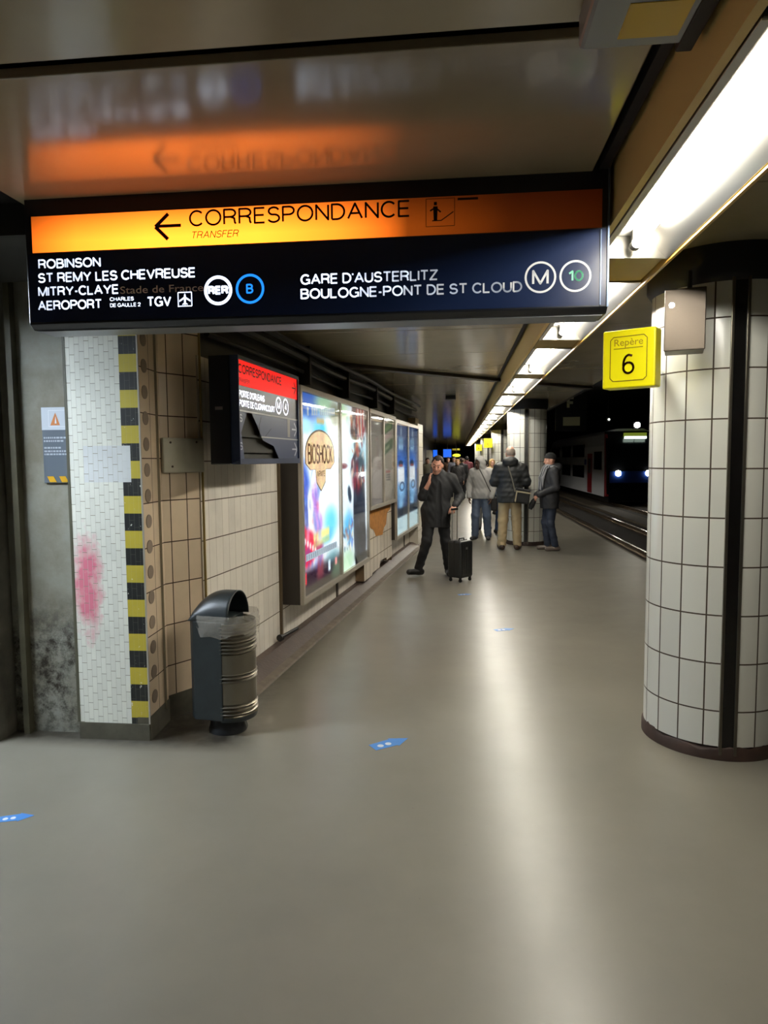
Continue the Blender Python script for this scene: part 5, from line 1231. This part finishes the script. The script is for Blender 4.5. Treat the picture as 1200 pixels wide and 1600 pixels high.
for x in (-.105, .105):
    for y in (-.08, .08):
        wv = MB().box((x-.014, y-.014, .035), (x+.014, y+.014, .062)).build('caster', BLACKM, sc_, bevel=.003)
        MB().tube([(x-.010, y, .022), (x+.010, y, .022)], .022, 14).build('wheel', mat('wheel_rubber', (24, 24, 24), .6), wv)

# --- bald person seen from behind
JB = dict(head=(0, -.03, 1.625), headrot=(12, 8, 0), shL=(.190, .01, 1.372), elL=(.262, .0, 1.15), wrL=(.14, -.235, 1.10), shR=(-.190, .01, 1.372), elR=(-.262, .0, 1.15), wrR=(-.14, -.235, 1.10),
          anL=(.135, .03, .085), anR=(-.125, .02, .085), knL=(.115, -.01, .5), knR=(-.11, -.01, .5))
person('bald person from behind in a black padded jacket and beige trousers', (.955, 12.55, 0), math.radians(176), JB, .008,
       dict(trousers=dict(mat='chino_beige', col=(170, 150, 114), loose=.012), shoes=('shoe_brown', (66, 46, 34)), top=dict(mat='padded_black', col=(27, 29, 30), rough=.6, hem=.80, puff=.027, quilt=True, hoodback=True, arm=.07)),
       skin=(212, 164, 140), hair=('fringe', 'hair_grey', (150, 136, 124)), sc=1.07,
       hands=(dict(d=(-.5, -.8, 0), n=(-.3, .3, -1), s=(0, 0, 1), curl=50), dict(d=(.5, -.8, 0), n=(.3, .3, -1), s=(0, 0, 1), curl=50)))
sb = thing('shoulder_bag', 'black shoulder bag with pale trim on the hip of the bald person', 'bag', (1.15, 12.33, .99), math.radians(8))
Mb = Matrix.Rotation(math.radians(9), 4, 'Y')
MB().box((-.13, -.055, -.14), (.13, .055, .09), 0, Mb).build('bag_body', mat('bag_black', (22, 22, 24), .6), sb, bevel=.02)
MB().box((-.125, -.065, .085), (.125, .05, .125), 0, Mb).build('top_flap', mat('bag_grey', (52, 52, 52), .6), sb, bevel=.012)
pf = MB().box((-.132, -.064, .045), (.132, -.056, .072), 0, Mb).box((-.132, -.064, -.13), (-.108, -.056, .072), 0, Mb); pf.build('pale_trim', mat('trim_sand', (158, 148, 122), .6), sb, bevel=.003)
MB().tube([(-.13, .0, .07), (-.17, -.02, .22), (-.22, -.06, .38), (-.27, -.075, .52)], .012, 8).build('strap', mat('strap_grey', (110, 104, 92), .7), sb, smooth=True)

# --- hooded person facing the camera
JH = dict(head=(-.035, -.04, 1.60), headrot=(-28, 10, 6), neck=(0, .01, 1.455), elL=(.255, .03, 1.13), wrL=(.225, -.06, .88), elR=(-.26, .02, 1.14), wrR=(-.235, -.08, .89), anL=(.14, .03, .085), anR=(-.13, .0, .085), knL=(.125, -.02, .5), knR=(-.115, -.03, .5))
person('person in a pale grey hooded top with the hood up and blue jeans', (.49, 14.05, 0), math.radians(-14), JH, .008,
       dict(trousers=dict(mat='jeans_grey_blue', col=(72, 84, 104), loose=.014), shoes=('shoe_slate', (58, 56, 58)), top=dict(mat='hoodie_grey', col=(138, 136, 133), hem=.86, puff=.012, name='hooded_top')),
       skin=(84, 58, 44), hair=('hood', 'hoodie_grey', (138, 136, 133)), sc=.975)
cs_ = tag(MB().tube([(.45, 13.885, 1.44), (.53, 13.83, 1.28), (.62, 13.845, 1.08), (.67, 13.93, .99), (.68, 14.05, .96)], .011, 8).build('crossbody_strap', mat('strap_dark', (56, 52, 50), .7), smooth=True), 'dark crossbody bag strap over the pale grey hooded top', 'strap')

# --- person in knit cap in profile
JC = dict(head=(.0, -.02, 1.625), headrot=(4, 4, 0), neck=(0, .03, 1.47), chest=(0, .02, 1.27), pelvis=(0, -.02, .95), elL=(.235, .03, 1.14), wrL=(.10, -.24, 1.0), elR=(-.235, .03, 1.14), wrR=(-.06, -.25, .99), anL=(.10, .07, .085), anR=(-.09, -.02, .085), knL=(.10, -.03, .5), knR=(-.10, -.06, .5), toeL=(.1, -1, 0), toeR=(-.15, -1, 0))
person('person in a black knit cap and dark coat standing sideways by the pillar', (1.66, 12.45, 0), math.radians(-82), JC, .008,
       dict(trousers=dict(mat='jeans_navy', col=(34, 42, 58)), shoes=('shoe_taupe', (104, 92, 84)), top=dict(mat='coat_charcoal', col=(32, 32, 35), hem=.76, puff=.008, flare=.19, name='coat', hoodback=True)),
       skin=(204, 152, 128), hair=('cap', 'knit_black', (22, 22, 24)), sc=.995,
       hands=(dict(d=(-.6, -.5, -.6), n=(-.2, .8, -.3), s=(0, -.6, .6), curl=45), dict(d=(.3, -.5, -.8), n=(.3, .8, -.3), s=(0, -.6, .6), curl=45)))
scf = thing('scarf', 'grey striped scarf hanging down the front of the capped person', 'scarf', (1.66, 12.45, 0), math.radians(-82))
fS = Field((-.25, -.35, .9), (.25, .25, 1.7), .008)
for a_ in range(12):
    an0, an1 = 2*math.pi*a_/12, 2*math.pi*(a_+1)/12
    fS.cap((.095*math.cos(an0), .02+.105*math.sin(an0), 1.485-.02*math.sin(an0)), (.095*math.cos(an1), .02+.105*math.sin(an1), 1.485-.02*math.sin(an1)), .036, .036, .02)
for x in (-.07, .06): fS.cap((x, -.10, 1.47), (x*1.1, -.165, 1.30), .038, .036, .02); fS.cap((x*1.1, -.165, 1.30), (x, -.175, 1.10), .036, .034, .02)
t = NT('scarf_stripes'); wv = t.n('ShaderNodeTexWave'); wv.inputs['Scale'].default_value = 14; t.l(t.n('ShaderNodeTexCoord').outputs['Object'], wv.inputs['Vector'])
t.l(t.ramp(wv.outputs[1], [(0.35, C4((56, 58, 64))), (0.65, C4((150, 150, 152)))]), t.b.inputs['Base Color']); t.b.inputs['Roughness'].default_value = .9
field_obj(fS, 'wrap', t.m, scf)
um = thing('folded_umbrella', 'black folded umbrella hanging from the capped person\'s hands', 'umbrella', (1.385, 12.42, .94), 0)
MB().tube([(0, 0, 0), (-.02, 0, -.05), (-.055, 0, -.13), (-.085, 0, -.20)], [.02, .045, .05, .03], 12).build('canopy', mat('umbrella_black', (16, 16, 18), .7), um, smooth=True); MB().tube([(0, 0, 0), (.018, 0, .05)], .012, 8).build('grip', BLACKM, um)

# --- half-hidden people behind them and the crowd further down
def extra(label, x, y, rz, top, tr_, hair, skin=(196, 150, 126), sc=1.0, hem=.82, pose=None, h=.014, puff=.0, group='people further down the platform', shoes=('shoe_black', (22, 21, 21)), **kw):
    J = dict(anL=(.10, .10, .085), knL=(.10, -.0, .49), anR=(-.10, -.08, .085), knR=(-.10, -.09, .5)) if pose == 'walk' else {}
    return person(label, (x, y, 0), math.radians(rz), J, h, dict(trousers=dict(mat='trs_%d_%d_%d' % tr_, col=tr_), shoes=shoes, top=dict(mat='top_%d_%d_%d' % top, col=top, hem=hem, puff=puff)), skin=skin, hair=hair, sc=sc, detail=False, group=group)
extra('person with grey trousers half hidden behind the hooded person', .62, 16.0, 170, (60, 60, 66), (104, 104, 102), ('short', 'hair_black', (26, 22, 20)), sc=.93)
extra('person in blue jeans half hidden behind the bald person', .93, 15.25, 100, (120, 134, 158), (62, 84, 122), ('short', 'hair_black', (26, 22, 20)), sc=.90, hem=.95)
hb = thing('hand_bag', 'dark bag carried low beside the blue jeans behind the bald person', 'bag', (.80, 15.0, .52)); MB().box((-.07, -.12, 0), (.07, .12, .30)).build('bag_body', mat('bag_dark', (28, 27, 28), .6), hb, bevel=.03); MB().tube([(0, -.07, .29), (0, -.05, .40), (0, .05, .40), (0, .07, .29)], .01, 8).build('bag_handle', BLACKM, hb, smooth=True)
extra('person in a tan jacket far back between hood and pillar', 1.02, 20.4, 20, (196, 170, 120), (70, 62, 56), ('long', 'hair_blond', (190, 158, 104)), sc=.93)
extra('person in a maroon jacket walking away down the platform', .44, 30.6, 175, (92, 34, 42), (34, 34, 42), ('short', 'hair_black', (26, 22, 20)), sc=1.0, hem=.84, pose='walk', puff=.02)
extra('person with long fair hair and dark coat in the distant crowd', .02, 26.0, 10, (40, 38, 40), (28, 28, 32), ('long', 'hair_fair', (170, 130, 80)), sc=.93, pose='walk')
extra('person in a pale grey jacket in the distant crowd', -.12, 29.5, -10, (130, 132, 144), (36, 38, 46), ('short', 'hair_black', (26, 22, 20)), sc=1.0)
extra('person in a black coat just left of the maroon jacket', .20, 28.5, 180, (28, 28, 30), (24, 24, 27), ('short', 'hair_brown', (60, 42, 30)), sc=.96, pose='walk')
extra('person in a brown coat at the back left of the crowd', -.42, 33.0, 0, (84, 62, 46), (40, 38, 40), ('short', 'hair_brown', (60, 42, 30)), sc=.99)
extra('person in an olive coat behind the phone user\'s shoulder', -1.15, 27.0, 20, (78, 74, 58), (40, 40, 44), ('short', 'hair_brown', (60, 42, 30)), sc=.97)
extra('person in a white jacket furthest away in the crowd', .33, 36.0, 0, (196, 194, 188), (52, 54, 66), ('long', 'hair_dark', (50, 36, 28)), sc=.95)
extra('person in a yellow top far back under the oval sign', .17, 37.5, 0, (190, 170, 60), (40, 42, 52), ('short', 'hair_black', (26, 22, 20)), sc=.98)
